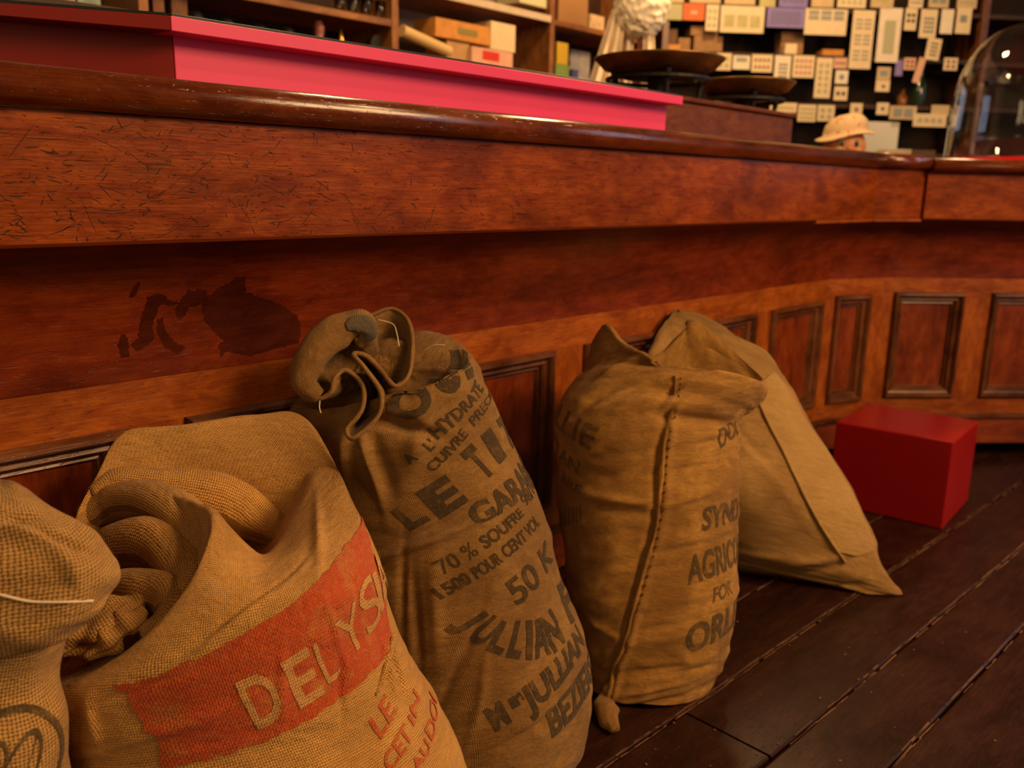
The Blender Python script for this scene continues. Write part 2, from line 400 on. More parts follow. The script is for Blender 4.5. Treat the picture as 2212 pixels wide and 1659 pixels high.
# fillet under the fascia of the corner piece
strip('fillet', 1, [(-0.004, 0.789), (-0.004, 0.797), (0.02, 0.797), (0.02, 0.789)], M_RAIL, ctr[1])
strip('fillet', 0, [(-0.002, 0.789), (-0.002, 0.797), (0.02, 0.797), (0.02, 0.789)], M_RAIL, ctr[0], a0=3.01)

def panel(k, a0, a1, z0, z1, mw=0.040):
    """raised bolection frame and sunk field between distances a0..a1 on run k"""
    c = ctr[k]
    def P(a, r, z): q = PL[k]+DIR[k]*a+NRM[k]*r; return (q[0], q[1], z)
    pf = strip('panel', k, [(RP+0.016, z0+0.02), (RP+0.016, z1-0.02), (RP+0.03, z1-0.02), (RP+0.03, z0+0.02)], M_PANEL, c, a0=a0+0.02, a1=a1-0.02, along=False)
    prof = [(-0.001, RP+0.002), (0.000, RP-0.006), (0.004, RP-0.013), (0.010, RP-0.014), (0.014, RP-0.008), (0.0165, RP+0.000), (0.020, RP+0.002), (0.025, RP-0.001), (0.029, RP+0.003), (0.031, RP+0.010), (0.036, RP+0.008), (0.040, RP+0.016)]
    V = []; UV = []; F = []; m = len(prof); acc = 0; acc2 = []
    for j, (w_, r) in enumerate(prof):
        if j: acc += math.hypot(w_-prof[j-1][0], r-prof[j-1][1])
        acc2.append(acc)
    cs = [(a0, z0, 1, 1), (a1, z0, -1, 1), (a1, z1, -1, -1), (a0, z1, 1, -1)]
    for side in range(4):
        for e in range(2):
            a, z, sa, sz = cs[(side+e) % 4]
            for j, (w_, r) in enumerate(prof):
                V.append(P(a+sa*w_, r, z+sz*w_)); UV.append(((a if side % 2 == 0 else z)+side, acc2[j]))
        b0 = side*2*m
        for j in range(m-1): F.append((b0+j, b0+m+j, b0+m+j+1, b0+j+1))
    me = pydata('moulding', V, F, UV)
    o = link('moulding', me, M_MOULD); bm = bmesh.new(); bm.from_mesh(me); bm.normal_update()
    # face outward (towards -normal of run)
    s_ = sum(f.normal.dot(Vector((-NRM[k][0], -NRM[k][1], 0))) for f in bm.faces)
    if s_ < 0: bmesh.ops.reverse_faces(bm, faces=bm.faces)
    bm.to_mesh(me); bm.free()
    o.parent = pf; o.matrix_parent_inverse = (Matrix.LocRotScale(c.location, c.rotation_euler, c.scale) @ pf.matrix_parent_inverse).inverted()
    return pf
def stile(k, a0, a1, z0=0.205, z1=0.5435):
    strip('stile', k, [(RP+0.0005, z0), (RP+0.0005, z1), (RP+0.03, z1), (RP+0.03, z0)], M_RAIL, ctr[k], a0=a0, a1=a1, along=False)
X0 = PL[0][0]
def mpan(xa, xb): panel(0, xa-X0, xb-X0, 0.205, 0.5435)
for xa, xb in ((-0.32, 0.476), (0.561, 1.354), (1.454, 2.202), (2.300, 2.626)): mpan(xa, xb)
for xa, xb in ((-0.75, -0.32), (0.476, 0.561), (1.354, 1.454), (2.202, 2.300), (2.626, 2.664)): stile(0, xa-X0, xb-X0)
q1 = (vert_pt(1, RP)-PL[1]) @ DIR[1]; q2b = (vert_pt(2, RP)-PL[1]) @ DIR[1]
panel(1, q1+0.034, q1+0.186, 0.205, 0.5535); stile(1, q1, q1+0.034); stile(1, q1+0.186, q2b)
q2 = (vert_pt(2, RP)-PL[2]) @ DIR[2]
panel(2, q2+0.034, q2+0.275, 0.210, 0.560); stile(2, q2, q2+0.034); stile(2, q2+0.275, q2+0.366)
panel(2, q2+0.366, q2+0.61, 0.210, 0.560); stile(2, q2+0.61, q2+0.70); panel(2, q2+0.70, q2+0.94, 0.210, 0.560); stile(2, q2+0.94, q2+1.4)

# scratches and dents on the fascia: thin dark slivers lying on the wood, one joined part
bm = bmesh.new(); rr = random.Random(3)
def sliver(bm, x, z, ln, wd, an, y=1.0266, bend=0.0):
    n = 6; top_, bot = [], []
    for i in range(n+1):
        f = i/n*2-1; px = x+math.cos(an)*f*ln/2; pz = z+math.sin(an)*f*ln/2 + bend*(1-f*f)
        h = wd/2*(1-f*f)**0.6+0.00005
        top_.append(bm.verts.new((px-math.sin(an)*h, y, pz+math.cos(an)*h))); bot.append(bm.verts.new((px+math.sin(an)*h, y, pz-math.cos(an)*h)))
    for i in range(n): bm.faces.new((bot[i], bot[i+1], top_[i+1], top_[i]))
for k in range(330):
    x = 0.30 + abs(rr.gauss(0, 0.32)) if k < 240 else rr.uniform(0.4, 2.4)
    z = rr.uniform(0.80, 0.935) if k % 3 else rr.uniform(0.80, 0.87)
    big = rr.random() < 0.16
    an = rr.choice((rr.gauss(0, 0.25), rr.gauss(0.6, 0.4), rr.gauss(-0.8, 0.4)))
    ln = rr.uniform(0.02, 0.055) if big else rr.uniform(0.003, 0.016)
    sliver(bm, x, min(max(z, 0.803), 0.93), ln, rr.uniform(0.0003, 0.0008) if big else rr.uniform(0.0004, 0.0011), an, bend=rr.gauss(0, 0.0015))
me = bm_mesh('scratches', bm, False); o = link('scratches', me, M_DIRT); put(o, ctr[0]); tag(o, 'dark scratches and dents in the varnished fascia', kind='stuff')

# old liquid stain on the cove: patches that follow its curve
def cove_pt(x, z, lift=0.0006):
    s_ = min(1, max(0, (z-0.607)/0.188)); f = math.asin(s_)
    r = RP - 0.111*(1-math.cos(f)); nx, nz = -math.cos(f), -math.sin(f)
    return (x, 1.027 + r + nx*lift, z + nz*lift)
def cove_px(u, v):
    y = 1.12
    for _ in range(12):
        P = onY(u, v, y); y = cove_pt(P[0], P[2])[1]
    return P[0], P[2]
def grid_cut(bm, x0, x1, y0, y1, cell):
    for i in range(int(x0/cell), int(x1/cell)+2):
        bmesh.ops.bisect_plane(bm, geom=bm.verts[:]+bm.edges[:]+bm.faces[:], plane_co=(i*cell, 0, 0), plane_no=(1, 0, 0), dist=1e-7)
    for i in range(int(y0/cell), int(y1/cell)+2):
        bmesh.ops.bisect_plane(bm, geom=bm.verts[:]+bm.edges[:]+bm.faces[:], plane_co=(0, i*cell, 0), plane_no=(0, 1, 0), dist=1e-7)
blobs = [[(510, 598), (530, 600), (533, 632), (560, 640), (600, 655), (640, 680), (650, 700), (645, 740), (600, 752), (540, 770), (490, 758), (478, 772), (472, 745), (483, 735), (460, 712), (440, 690), (446, 670), (448, 645), (470, 622), (495, 612)],
         [(378, 668), (388, 650), (400, 636), (408, 624), (422, 630), (430, 620), (446, 628), (448, 645), (438, 650), (425, 662), (410, 660), (402, 680), (390, 690), (382, 684)], [(352, 655), (366, 648), (384, 652), (384, 658), (364, 660)], [(440, 640), (470, 636), (480, 690), (455, 700), (436, 672)],
         [(320, 640), (345, 634), (362, 640), (358, 655), (343, 660), (338, 680), (330, 700), (332, 735), (300, 758), (283, 745), (300, 730), (302, 700), (312, 665)],
         [(340, 690), (352, 685), (358, 715), (380, 740), (400, 750), (385, 765), (355, 748), (340, 720)],
         [(262, 722), (272, 722), (280, 745), (278, 770), (262, 772), (255, 745)], [(285, 625), (300, 608), (303, 612), (292, 640), (278, 640)]]
bm = bmesh.new()
rr = random.Random(2)
for b_ in blobs:
    pts = []
    for i, p in enumerate(b_):
        q = b_[(i+1) % len(b_)]
        for f in (0, 0.125, 0.25, 0.375, 0.5, 0.625, 0.75, 0.875): pts.append((p[0]+(q[0]-p[0])*f+rr.gauss(0, 1.3), p[1]+(q[1]-p[1])*f+rr.gauss(0, 1.3)))
    vs = [bm.verts.new((*cove_px(*p), 0)) for p in pts]; bm.faces.new(vs)
bmesh.ops.triangulate(bm, faces=bm.faces)
grid_cut(bm, 0.3, 1.0, 0.6, 0.8, 0.012)
for v in bm.verts: v.co = cove_pt(v.co.x, v.co.y)
bm.normal_update()
for f in list(bm.faces):
    if f.normal.y > 0: f.normal_flip()
me = bm_mesh('stain', bm, False); o = link('stain', me, wood('stained_wood', (0.060, 0.009, 0.002), (0.025, 0.004, 0.001), (0.085, 0.014, 0.003), 0.5, 0, 0.5, 0.3, 0.1), None, True); put(o, ctr[0]); tag(o, 'dark dried liquid stain on the cove')
uvbox(me, 0)

# walls: shelf wall along the counter and the wall that turns with it
WR = 1.55
wall_p = PL[2] + NRM[2]*WR
def quad_wall(name, p, q, z0, z1, th, mat, label):
    p, q = np.array(p), np.array(q); d = (q-p)/np.linalg.norm(q-p); n = np.array([-d[1], d[0]])*th
    V = [(*p, z0), (*q, z0), (*(q+n), z0), (*(p+n), z0), (*p, z1), (*q, z1), (*(q+n), z1), (*(p+n), z1)]
    me = pydata(name, V, [(0, 1, 5, 4), (1, 2, 6, 5), (2, 3, 7, 6), (3, 0, 4, 7), (4, 5, 6, 7), (3, 2, 1, 0)])
    uvbox(me, 0); o = link(name, me, mat); tag(o, label, None, None, 'structure'); return o
M_PLASTER = plain('old_plaster', (0.30, 0.24, 0.20), 0.9, 0.2, var=0.12, vscale=4)
M_DWALL = plain('dark_backing', (0.030, 0.017, 0.011), 0.8, 0.2, var=0.3, vscale=6)
quad_wall('wall_back', (-1.5, 2.76), (3.6, 2.76), 0, 3.0, 0.1, M_PLASTER, 'pale plaster wall behind the wooden shelves')
cA = wall_p + DIR[2]*(-1.6) + NRM[2]*0.28; cB = wall_p + DIR[2]*2.6 + NRM[2]*0.28
quad_wall('wall_right', cA, cB, 0, 3.0, 0.1, M_DWALL, 'dark wall behind the button cards')
# ------------------------------------------------------------------ sack machinery
def herm(ts, P, x, period=None):
    """cubic interpolation of points P at parameters ts (periodic when period is given)"""
    ts = np.asarray(ts, float); P = np.asarray(P, float)
    if period:
        ts = np.concatenate([ts[-2:]-period, ts, ts[:3]+period]); P = np.concatenate([P[-2:], P, P[:3]])
    n = len(ts); T = np.zeros_like(P)
    for i in range(n):
        a, b_ = max(i-1, 0), min(i+1, n-1); T[i] = (P[b_]-P[a])/(ts[b_]-ts[a])
    x = np.asarray(x, float)
    k = np.clip(np.searchsorted(ts, x, side='right')-1, 0, n-2); h = (ts[k+1]-ts[k]); f = ((x-ts[k])/h)[:, None]; h = h[:, None]
    return (2*f**3-3*f**2+1)*P[k] + (f**3-2*f**2+f)*h*T[k] + (-2*f**3+3*f**2)*P[k+1] + (f**3-f**2)*h*T[k+1]
def vnoise(R, N, a, b_, rng, periodic=True):
    """smooth value noise, a cells along t and b_ cells around s"""
    g = rng.uniform(-1, 1, (a+3, b_))
    y = np.linspace(0, a, R); x = np.arange(N)/N*b_
    i = np.floor(y).astype(int); fy = y-i; j = np.floor(x).astype(int); fx = x-j
    fy = fy*fy*(3-2*fy); fx = fx*fx*(3-2*fx)
    j2 = (j+1) % b_; j = j % b_
    A = g[i][:, j]*(1-fx)+g[i][:, j2]*fx; B = g[i+1][:, j]*(1-fx)+g[i+1][:, j2]*fx
    return A*(1-fy)[:, None] + B*fy[:, None]
def unit(v): return v/np.maximum(np.linalg.norm(v, axis=-1, keepdims=True), 1e-9)

class Sack:
    def __init__(s, N, R): s.N, s.R, s.rows, s.ts = N, R, [], []; s.th = -90+360*np.arange(N)/N
    def rings(s, spec, ratio=0.8, ex=2.3, toward=0.0, t0=0.0, t1=1.0):
        """spec rows: (uL, vL, uR, vR, D[, ratio]) from the ground up"""
        dd = [q[6] if len(q) > 6 else 0.0 for q in spec]; L = np.array([atD(q[0], q[1], q[4]+e) for q, e in zip(spec, dd)]); Rr = np.array([atD(q[2], q[3], q[4]-e) for q, e in zip(spec, dd)])
        C = (L+Rr)/2; tan = np.gradient(C, axis=0)
        for i, q in enumerate(spec):
            e1 = (Rr[i]-L[i])/2; tn = unit(tan[i]); tn = tn - unit(e1)*(tn @ unit(e1))
            e2 = unit(np.cross(unit(e1), unit(tn)))
            if e2 @ FWD > 0: e2 = -e2
            rt = q[5] if len(q) > 5 else ratio
            th = np.radians(s.th); c, sn = np.cos(th), np.sin(th)
            c = np.sign(c)*np.abs(c)**(2/ex); sn = np.sign(sn)*np.abs(sn)**(2/ex)
            s.rows.append(C[i] + np.outer(c, e1) + np.outer(sn, e2)*np.linalg.norm(e1)*rt)
        return s
    def manual(s, pts):
        """pts: (theta, u, v, D) with theta 0 right, 90 front, 180 left, 270 back"""
        th = np.array([p[0] for p in pts], float); P = np.array([atD(*p[1:4]) for p in pts])
        x = np.where(s.th < th[0], s.th+360, s.th); s.rows.append(herm(th, P, x, 360)); return s
    def world_row(s, A): s.rows.append(A); return s
    def build(s, disp=None, sub=1.0, bias=None):
        K = len(s.rows); tk = np.arange(K) if bias is None else np.asarray(bias, float)
        x = np.linspace(tk[0], tk[-1], s.R); A = np.stack(s.rows)
        s.tk = tk
        G = herm(tk, A.reshape(K, -1), x).reshape(s.R, s.N, 3)
        s.G = G; s.norm()
        if disp is not None:
            s.G = s.G + s.nm*disp(s)[..., None]
        s.rest(); s.G[..., 2] = np.maximum(s.G[..., 2], 0.0035); s.norm(); s.metric(); return s
    def rest(s):
        # cloth never passes the counter front: it flattens against it
        z = s.G[..., 2]; f = np.arcsin(np.clip((z-0.607)/0.188, 0, 1)); lim = 1.027+RP-0.111*(1-np.cos(f))-np.where(z < 0.607, 0.019, 0.006)
        x = s.G[..., 1]-lim; s.G[..., 1] = np.where(x > 0, lim+0.004*np.tanh(np.minimum(x, 0)), s.G[..., 1])
    def norm(s):
        dt = np.gradient(s.G, axis=0); ds = np.roll(s.G, -1, 1)-np.roll(s.G, 1, 1)
        n = unit(np.cross(ds, dt)); s.nm = n
        # orient outward on the lower body
        m = s.R//4; c = s.G[m].mean(0)
        if ((s.G[m]-c)*n[m]).sum() < 0: s.nm = -n
        s.flip = ((s.G[m]-c)*n[m]).sum() < 0
    def metric(s):
        s.circ = np.linalg.norm(np.roll(s.G, -1, 1)-s.G, axis=2).sum(1)
        j = s.N//2; s.Lt = np.concatenate([[0], np.cumsum(np.linalg.norm(np.diff(s.G[:, j], axis=0), axis=1))])
        s.px = projN(s.G.reshape(-1, 3)); s.cref = np.median(s.circ[s.R//5:s.R//2])
    def tri(s): return None
    def pick(s, u, v, tmin=0.0, tmax=1.0):
        U, Vv, Z = (a.reshape(s.R, s.N) for a in s.px)
        view = unit(s.G-CAM); fac = (view*s.nm).sum(2) < 0.05
        d = np.hypot(U-u, Vv-v); tt = np.linspace(0, 1, s.R)[:, None]
        sc = d + Z*12 + np.where(fac, 0, 1e5) + np.where((tt < tmin) | (tt > tmax), 1e5, 0)
        i, j = np.unravel_index(np.argmin(sc), sc.shape)
        i1, j1 = min(i+1, s.R-1), (j+1) % s.N; i0, j0 = max(i-1, 0), (j-1) % s.N
        J = np.array([[(U[i, j1]-U[i, j0])/2, (U[i1, j]-U[i0, j])/max(1, i1-i0)], [(Vv[i, j1]-Vv[i, j0])/2, (Vv[i1, j]-Vv[i0, j])/max(1, i1-i0)]])
        try: dl = np.clip(np.linalg.solve(J, [u-U[i, j], v-Vv[i, j]]), -1.5, 1.5)
        except Exception: dl = (0, 0)
        return (j+dl[0])/s.N, (i+dl[1])/(s.R-1)
    def ev(s, S, T, lift=0.0):
        x = np.mod(np.asarray(S), 1.0)*s.N; y = np.clip(np.asarray(T), 0, 1)*(s.R-1)
        j = np.floor(x).astype(int); i = np.minimum(np.floor(y).astype(int), s.R-2); fx = (x-j)[:, None]; fy = (y-i)[:, None]
        j2 = (j+1) % s.N; j = j % s.N
        def q(A): return (A[i, j]*(1-fx)+A[i, j2]*fx)*(1-fy) + (A[i+1, j]*(1-fx)+A[i+1, j2]*fx)*fy
        return q(s.G) + unit(q(s.nm))*lift
    def L_of_t(s, t): return np.interp(t, np.linspace(0, 1, s.R), s.Lt)
    def t_of_L(s, L): return np.interp(L, s.Lt, np.linspace(0, 1, s.R))
    def mesh(s, name, mat, parent, cap_top=True, cap_bot=True, thick=0.0):
        N, R = s.N, s.R; idx = np.arange(R*N).reshape(R, N); a = idx[:-1]; b_ = np.roll(idx, -1, 1)[:-1]; c = np.roll(idx, -1, 1)[1:]; d = idx[1:]
        Q = np.stack([a, b_, c, d], -1).reshape(-1, 4)
        if s.flip: Q = Q[:, ::-1]
        V = s.G.reshape(-1, 3); F = Q.tolist(); extra = []
        Vl = V.tolist()
        su = np.arange(N+1)/N*s.cref; ln = np.linalg.norm(np.diff(s.G, axis=0), axis=2)
        tc = np.concatenate([np.zeros((1, N)), np.cumsum(ln, axis=0)]); k0 = int(R*0.5); tc = tc - tc[k0] + s.Lt[k0]
        for _ in range(40): tc = (np.roll(tc, 1, 1)+tc+np.roll(tc, -1, 1))/3
        s.tc = tc; tc2 = np.roll(tc, -1, 1)
        uvq = np.stack([np.stack([np.broadcast_to(su[:-1], (R-1, N)), tc[:-1]], -1),
                        np.stack([np.broadcast_to(su[1:], (R-1, N)), tc2[:-1]], -1),
                        np.stack([np.broadcast_to(su[1:], (R-1, N)), tc2[1:]], -1),
                        np.stack([np.broadcast_to(su[:-1], (R-1, N)), tc[1:]], -1)], 2).reshape(-1, 4, 2)
        if s.flip: uvq = uvq[:, ::-1]
        uv = uvq.reshape(-1, 2).tolist()
        for row, on in ((0, cap_bot), (R-1, cap_top)):
            if on:
                F.append(idx[row].tolist() if (row == 0) != (not s.flip) else idx[row][::-1].tolist())
                uv += [[float(V[k][0]), float(V[k][1])] for k in F[-1]]
        me = bpy.data.meshes.new(name); me.from_pydata(Vl, [], F)
        l = me.uv_layers.new(name='UVMap'); l.data.foreach_set('uv', np.asarray(uv, np.float32).ravel())
        me.update(); o = link(name, me, mat, None, True); put(o, parent); s.obj = o
        return o
    # ---- things lying on the cloth
    def lay(s, bm, name, mat, parent, lift, s0, t0, cell=0.006, gran=None):
        """bm: flat faces in metres (x to the viewer's right, y up) around (s0, t0)"""
        xs = [v.co.x for v in bm.verts]; ys = [v.co.y for v in bm.verts]
        if not xs: return None
        grid_cut(bm, min(xs), max(xs), min(ys), max(ys), cell)
        co = np.array([v.co[:] for v in bm.verts]); L0 = s.L_of_t(t0); cr = np.interp(t0, np.linspace(0, 1, s.R), s.circ)
        S = s0 - co[:, 0]/cr; T = s.t_of_L(L0+co[:, 1]); P = s.ev(S, T, lift)
        me = bpy.data.meshes.new(name)
        for v, p in zip(bm.verts, P): v.co = p
        bm.verts.index_update(); bm.normal_update()
        nn = np.array([f.normal[:] for f in bm.faces]); ii = np.array([f.verts[0].index for f in bm.faces])
        Nn = s.ev(S, T, 1.0)-s.ev(S, T, 0.0)
        for f, a_, k in zip(list(bm.faces), nn, ii):
            if a_ @ Nn[k] < 0: f.normal_flip()
        bm.to_mesh(me); bm.free()
        uvv = np.stack([S*s.cref, s.L_of_t(T)], 1)
        l = me.uv_layers.new(name='UVMap'); idx = np.empty(len(me.loops), np.int32); me.loops.foreach_get('vertex_index', idx)
        l.data.foreach_set('uv', uvv[idx].astype(np.float32).ravel())
        o = link(name, me, mat, None, True); me.normals_split_custom_set_from_vertices([tuple(q) for q in unit(Nn)]); put(o, parent); return o
    def rel(s, px, s0, t0, **kw):
        cr = np.interp(t0, np.linspace(0, 1, s.R), s.circ); out = []
        for p in px:
            a, b_ = s.pick(*p, **kw); ds = a-s0; ds -= round(ds)
            out.append((-ds*cr, s.L_of_t(b_)-s.L_of_t(t0)))
        return out
    def text(s, body, A, B, frac, hpx, mat, parent, lift=0.0008, cell=0.006, bold=0.012, shear=0.0, **kw):
        """lettering whose first part (frac of its width) runs from pixel A to pixel B; hpx: pixel at the top of the first letter"""
        s0, t0 = s.pick(*A, **kw); (dx, dy), (hx, hy) = s.rel([B, hpx], s0, t0, **kw)
        an = math.atan2(dy, dx); ln = math.hypot(dx, dy); hm = abs(-math.sin(an)*hx+math.cos(an)*hy)
        bm = text_bm(body, bold); ys = [v.co.y for v in bm.verts]; xs = [v.co.x for v in bm.verts]
        x0, x1, y1 = min(xs), max(xs), max(ys)
        sx = ln/frac/(x1-x0); sy = hm/y1
        for v in bm.verts:
            x, y = (v.co.x-x0)*sx, v.co.y*sy; x += shear*y
            v.co = (x*math.cos(an)-y*math.sin(an), x*math.sin(an)+y*math.cos(an), 0)
        return s.lay(bm, 'printed_lettering', mat, parent, lift, s0, t0, cell)
    def poly(s, px, name, mat, parent, lift=0.0006, cell=0.008, jitter=0.0, anchor=None, seed=1, **kw):
        a = anchor or px[0]; s0, t0 = s.pick(*a, **kw); pts = s.rel(px, s0, t0, **kw); rr = random.Random(seed)
        out = []
        for i, p in enumerate(pts):
            q = pts[(i+1) % len(pts)]
            for f in (0, 0.2, 0.4, 0.6, 0.8): out.append((p[0]+(q[0]-p[0])*f+rr.gauss(0, jitter), p[1]+(q[1]-p[1])*f+rr.gauss(0, jitter)))
        bm = bmesh.new(); bm.faces.new([bm.verts.new((*p, 0)) for p in out]); bmesh.ops.triangulate(bm, faces=bm.faces)
        return s.lay(bm, name, mat, parent, lift, s0, t0, cell)
def text_bm(body, bold=0.012):
    cu = bpy.data.curves.new('tmp_text', 'FONT'); cu.body = body; cu.size = 1.0; cu.resolution_u = 4; cu.offset = bold
    o = bpy.data.objects.new('tmp_text', cu); COL.objects.link(o)
    dg = bpy.context.evaluated_depsgraph_get(); me = bpy.data.meshes.new_from_object(o.evaluated_get(dg))
    bm = bmesh.new(); bm.from_mesh(me); bpy.data.meshes.remove(me); bpy.data.objects.remove(o); bpy.data.curves.remove(cu)
    for l in list(bm.loops.layers.uv): bm.loops.layers.uv.remove(l)
    return bm
def gauss_crease(s, items):
    """items: (u, v, length_px, width_px, angle_deg, amp) -> displacement bumps drawn about picked pixels, in metres on the cloth"""
    out = np.zeros((s.R, s.N)); s.norm(); s.metric()
    ss = np.arange(s.N)/s.N; LL = s.Lt
    for (u, v, ln, wd, an, amp) in items:
        a, b_ = s.pick(u, v); cr = np.interp(b_, np.linspace(0, 1, s.R), s.circ); sc = 1.0/FPX*projN(s.ev([a], [b_]))[2][0]
        ds = ss-a; ds -= np.round(ds); X = -ds*cr; Y = LL-s.L_of_t(b_)
        X, Y = np.meshgrid(X, Y); an = math.radians(an)
        p = X*math.cos(an)+Y*math.sin(an); q = -X*math.sin(an)+Y*math.cos(an)
        out += amp*np.exp(-(p/(ln*sc))**2-(q/(wd*sc))**2)
    return out
def tube(name, pts, rad, mat, parent, flat=1.0, n=48, m=18, noise=0.0, seed=0, flatdir=None):
    """soft roll of cloth along 3-D points with radii"""
    pts = np.asarray(pts, float); t = np.linspace(0, len(pts)-1, n); P = herm(np.arange(len(pts)), pts, t)
    rd = np.interp(t, np.arange(len(pts)), rad); T = unit(np.gradient(P, axis=0)); V = []; UV = []; rng = np.random.default_rng(seed)
    nz = vnoise(n, m, max(3, n//8), 5, rng)*noise
    up = np.array(flatdir if flatdir is not None else (0.0, 0.0, 1.0)); L = np.concatenate([[0], np.cumsum(np.linalg.norm(np.diff(P, axis=0), axis=1))])
    for i in range(n):
        e1 = unit(np.cross(T[i], up)); e2 = np.cross(e1, T[i])
        for k in range(m):
            a = 2*math.pi*k/m; r = rd[i]*(1+nz[i, k])
            V.append(P[i]+e1*math.cos(a)*r+e2*math.sin(a)*r*flat); UV.append((L[i], a*float(np.mean(rd))))
    F = [(i*m+k, i*m+(k+1) % m, (i+1)*m+(k+1) % m, (i+1)*m+k) for i in range(n-1) for k in range(m)]
    F += [tuple(range(m))[::-1], tuple((n-1)*m+k for k in range(m))]
    me = pydata(name, V, F, UV); bm = bmesh.new(); bm.from_mesh(me); bmesh.ops.recalc_face_normals(bm, faces=bm.faces); bm.to_mesh(me); bm.free()
    o = link(name, me, mat, None, True); put(o, parent); return o

# cloths
JUTE1 = ((0.82, 0.45, 0.125), (0.37, 0.165, 0.033))
JUTE2 = ((0.52, 0.285, 0.080), (0.22, 0.100, 0.024))
JUTE3 = ((0.74, 0.39, 0.080), (0.31, 0.135, 0.024))
JUTE4 = ((0.68, 0.40, 0.125), (0.38, 0.19, 0.050))
M_J0 = burlap('coarse_jute', (0.64, 0.37, 0.115), (0.26, 0.125, 0.032), 0.0034, 0.85)
M_J1 = burlap('open_weave_jute', *JUTE1, 0.0026, 0.8)
M_J1R = burlap('red_band_print', *JUTE1, 0.0026, 0.5, ink=(0.50, 0.040, 0.012), ink_amt=0.95)
M_J1C = burlap('unprinted_letter_jute', (0.74, 0.44, 0.15), (0.42, 0.21, 0.06), 0.0026, 0.5, ink=(0.50, 0.05, 0.015), ink_amt=0.14)
M_J2 = burlap('brown_jute', *JUTE2, 0.0017, 0.45, stain=0.6)
M_J2K = burlap('black_stencil_print', *JUTE2, 0.0017, 0.4, ink=(0.030, 0.026, 0.016), ink_amt=0.93, stain=0.5)
M_J3 = burlap('ochre_sacking', *JUTE3, 0.0013, 0.35, stain=0.75)
M_J3K = burlap('faded_black_print', *JUTE3, 0.0013, 0.3, ink=(0.035, 0.028, 0.016), ink_amt=0.9, stain=0.4)
M_J4 = burlap('pale_sacking', *JUTE4, 0.0013, 0.3, stain=0.6)
M_J4B = burlap('pale_hem_sacking', (0.74, 0.45, 0.15), (0.46, 0.25, 0.075), 0.0013, 0.3, stain=0.25)
M_J3F = burlap('very_faded_print', *JUTE3, 0.0013, 0.3, ink=(0.045, 0.03, 0.016), ink_amt=0.85, stain=0.4)
M_THREAD = plain('white_thread', (0.75, 0.62, 0.42), 0.8, 0.2)
# ------------------------------------------------------------------ sack at the left edge, folded head
g = np.random.default_rng(1)
e0 = empty('jute_sack', (0.16, 0.62, 0), 0, 'coarse jute sack at the left edge with folded-over head and white stitched line', 'sack', 'jute sacks leaning along the counter')
S0 = Sack(240, 260)
S0.rings([(-330, 2400, 120, 2350, 0.78), (-380, 2250, 180, 2200, 0.79), (-370, 1980, 172, 1960, 0.80), (-345, 1780, 158, 1760, 0.80), (-330, 1680, 142, 1665, 0.80), (-305, 1570, 130, 1560, 0.80), (-275, 1475, 114, 1470, 0.80), (-240, 1400, 124, 1398, 0.79),
          (-205, 1350, 130, 1345, 0.79), (-215, 1330, 178, 1334, 0.785), (-245, 1310, 208, 1318, 0.78), (-262, 1275, 224, 1285, 0.78), (-262, 1240, 237, 1243, 0.78), (-245, 1190, 222, 1196, 0.785), (-215, 1140, 184, 1146, 0.79), (-150, 1092, 128, 1098, 0.80), (-80, 1066, 62, 1064, 0.81), (-30, 1062, 5, 1060, 0.82)], 0.60, 2.2)
def d0(s):
    return 0.006*vnoise(s.R, s.N, 10, 7, g) + 0.0025*vnoise(s.R, s.N, 26, 15, g) + gauss_crease(s, [(120, 1165, 70, 14, 150, -0.008), (60, 1150, 60, 22, 160, 0.007), (150, 1230, 60, 20, 120, 0.006), (40, 1120, 50, 12, 20, -0.007)])
S0.build(d0); S0.mesh('sack_cloth', M_J0, e0)
P = [S0.ev(*[[q] for q in S0.pick(*p)], 0.0015)[0] for p in ((-20, 1277), (20, 1288), (60, 1297), (100, 1300), (150, 1299), (198, 1297))]
tube('stitch_thread', P, [0.0011]*6, M_THREAD, e0, n=40, m=8, noise=0.3)
# round printed mark
s0, t0 = S0.pick(35, 1659)
bm = bmesh.new(); r1, r2 = 0.052, 0.0455
def ringpoly(bm, r1, r2, cx, cy, n=60, a0=0, a1=2*math.pi, sx=1.0, rot=0.0):
    I, O = [], []
    for k in range(n+1):
        a = a0+(a1-a0)*k/n
        for lst, r in ((I, r2), (O, r1)):
            x, y = r*math.cos(a)*sx, r*math.sin(a); lst.append(bm.verts.new((cx+x*math.cos(rot)-y*math.sin(rot), cy+x*math.sin(rot)+y*math.cos(rot), 0)))
    for k in range(n): bm.faces.new((I[k], O[k], O[k+1], I[k+1]))
ringpoly(bm, r1, r2, 0, 0)
ringpoly(bm, 0.036, 0.030, 0.004, -0.003, sx=0.42, rot=-0.45); ringpoly(bm, 0.030, 0.026, -0.026, 0.0, sx=0.5, rot=-0.55)
ringpoly(bm, 0.033, 0.0295, 0.004, -0.003, 20, -1.3, 1.3, sx=0.14, rot=-0.45)
S0.lay(bm, 'printed_emblem', burlap('emblem_print', (0.56, 0.35, 0.115), (0.24, 0.125, 0.034), 0.0036, 0.6, ink=(0.03, 0.022, 0.012), ink_amt=0.93), e0, 0.0009, s0, t0)

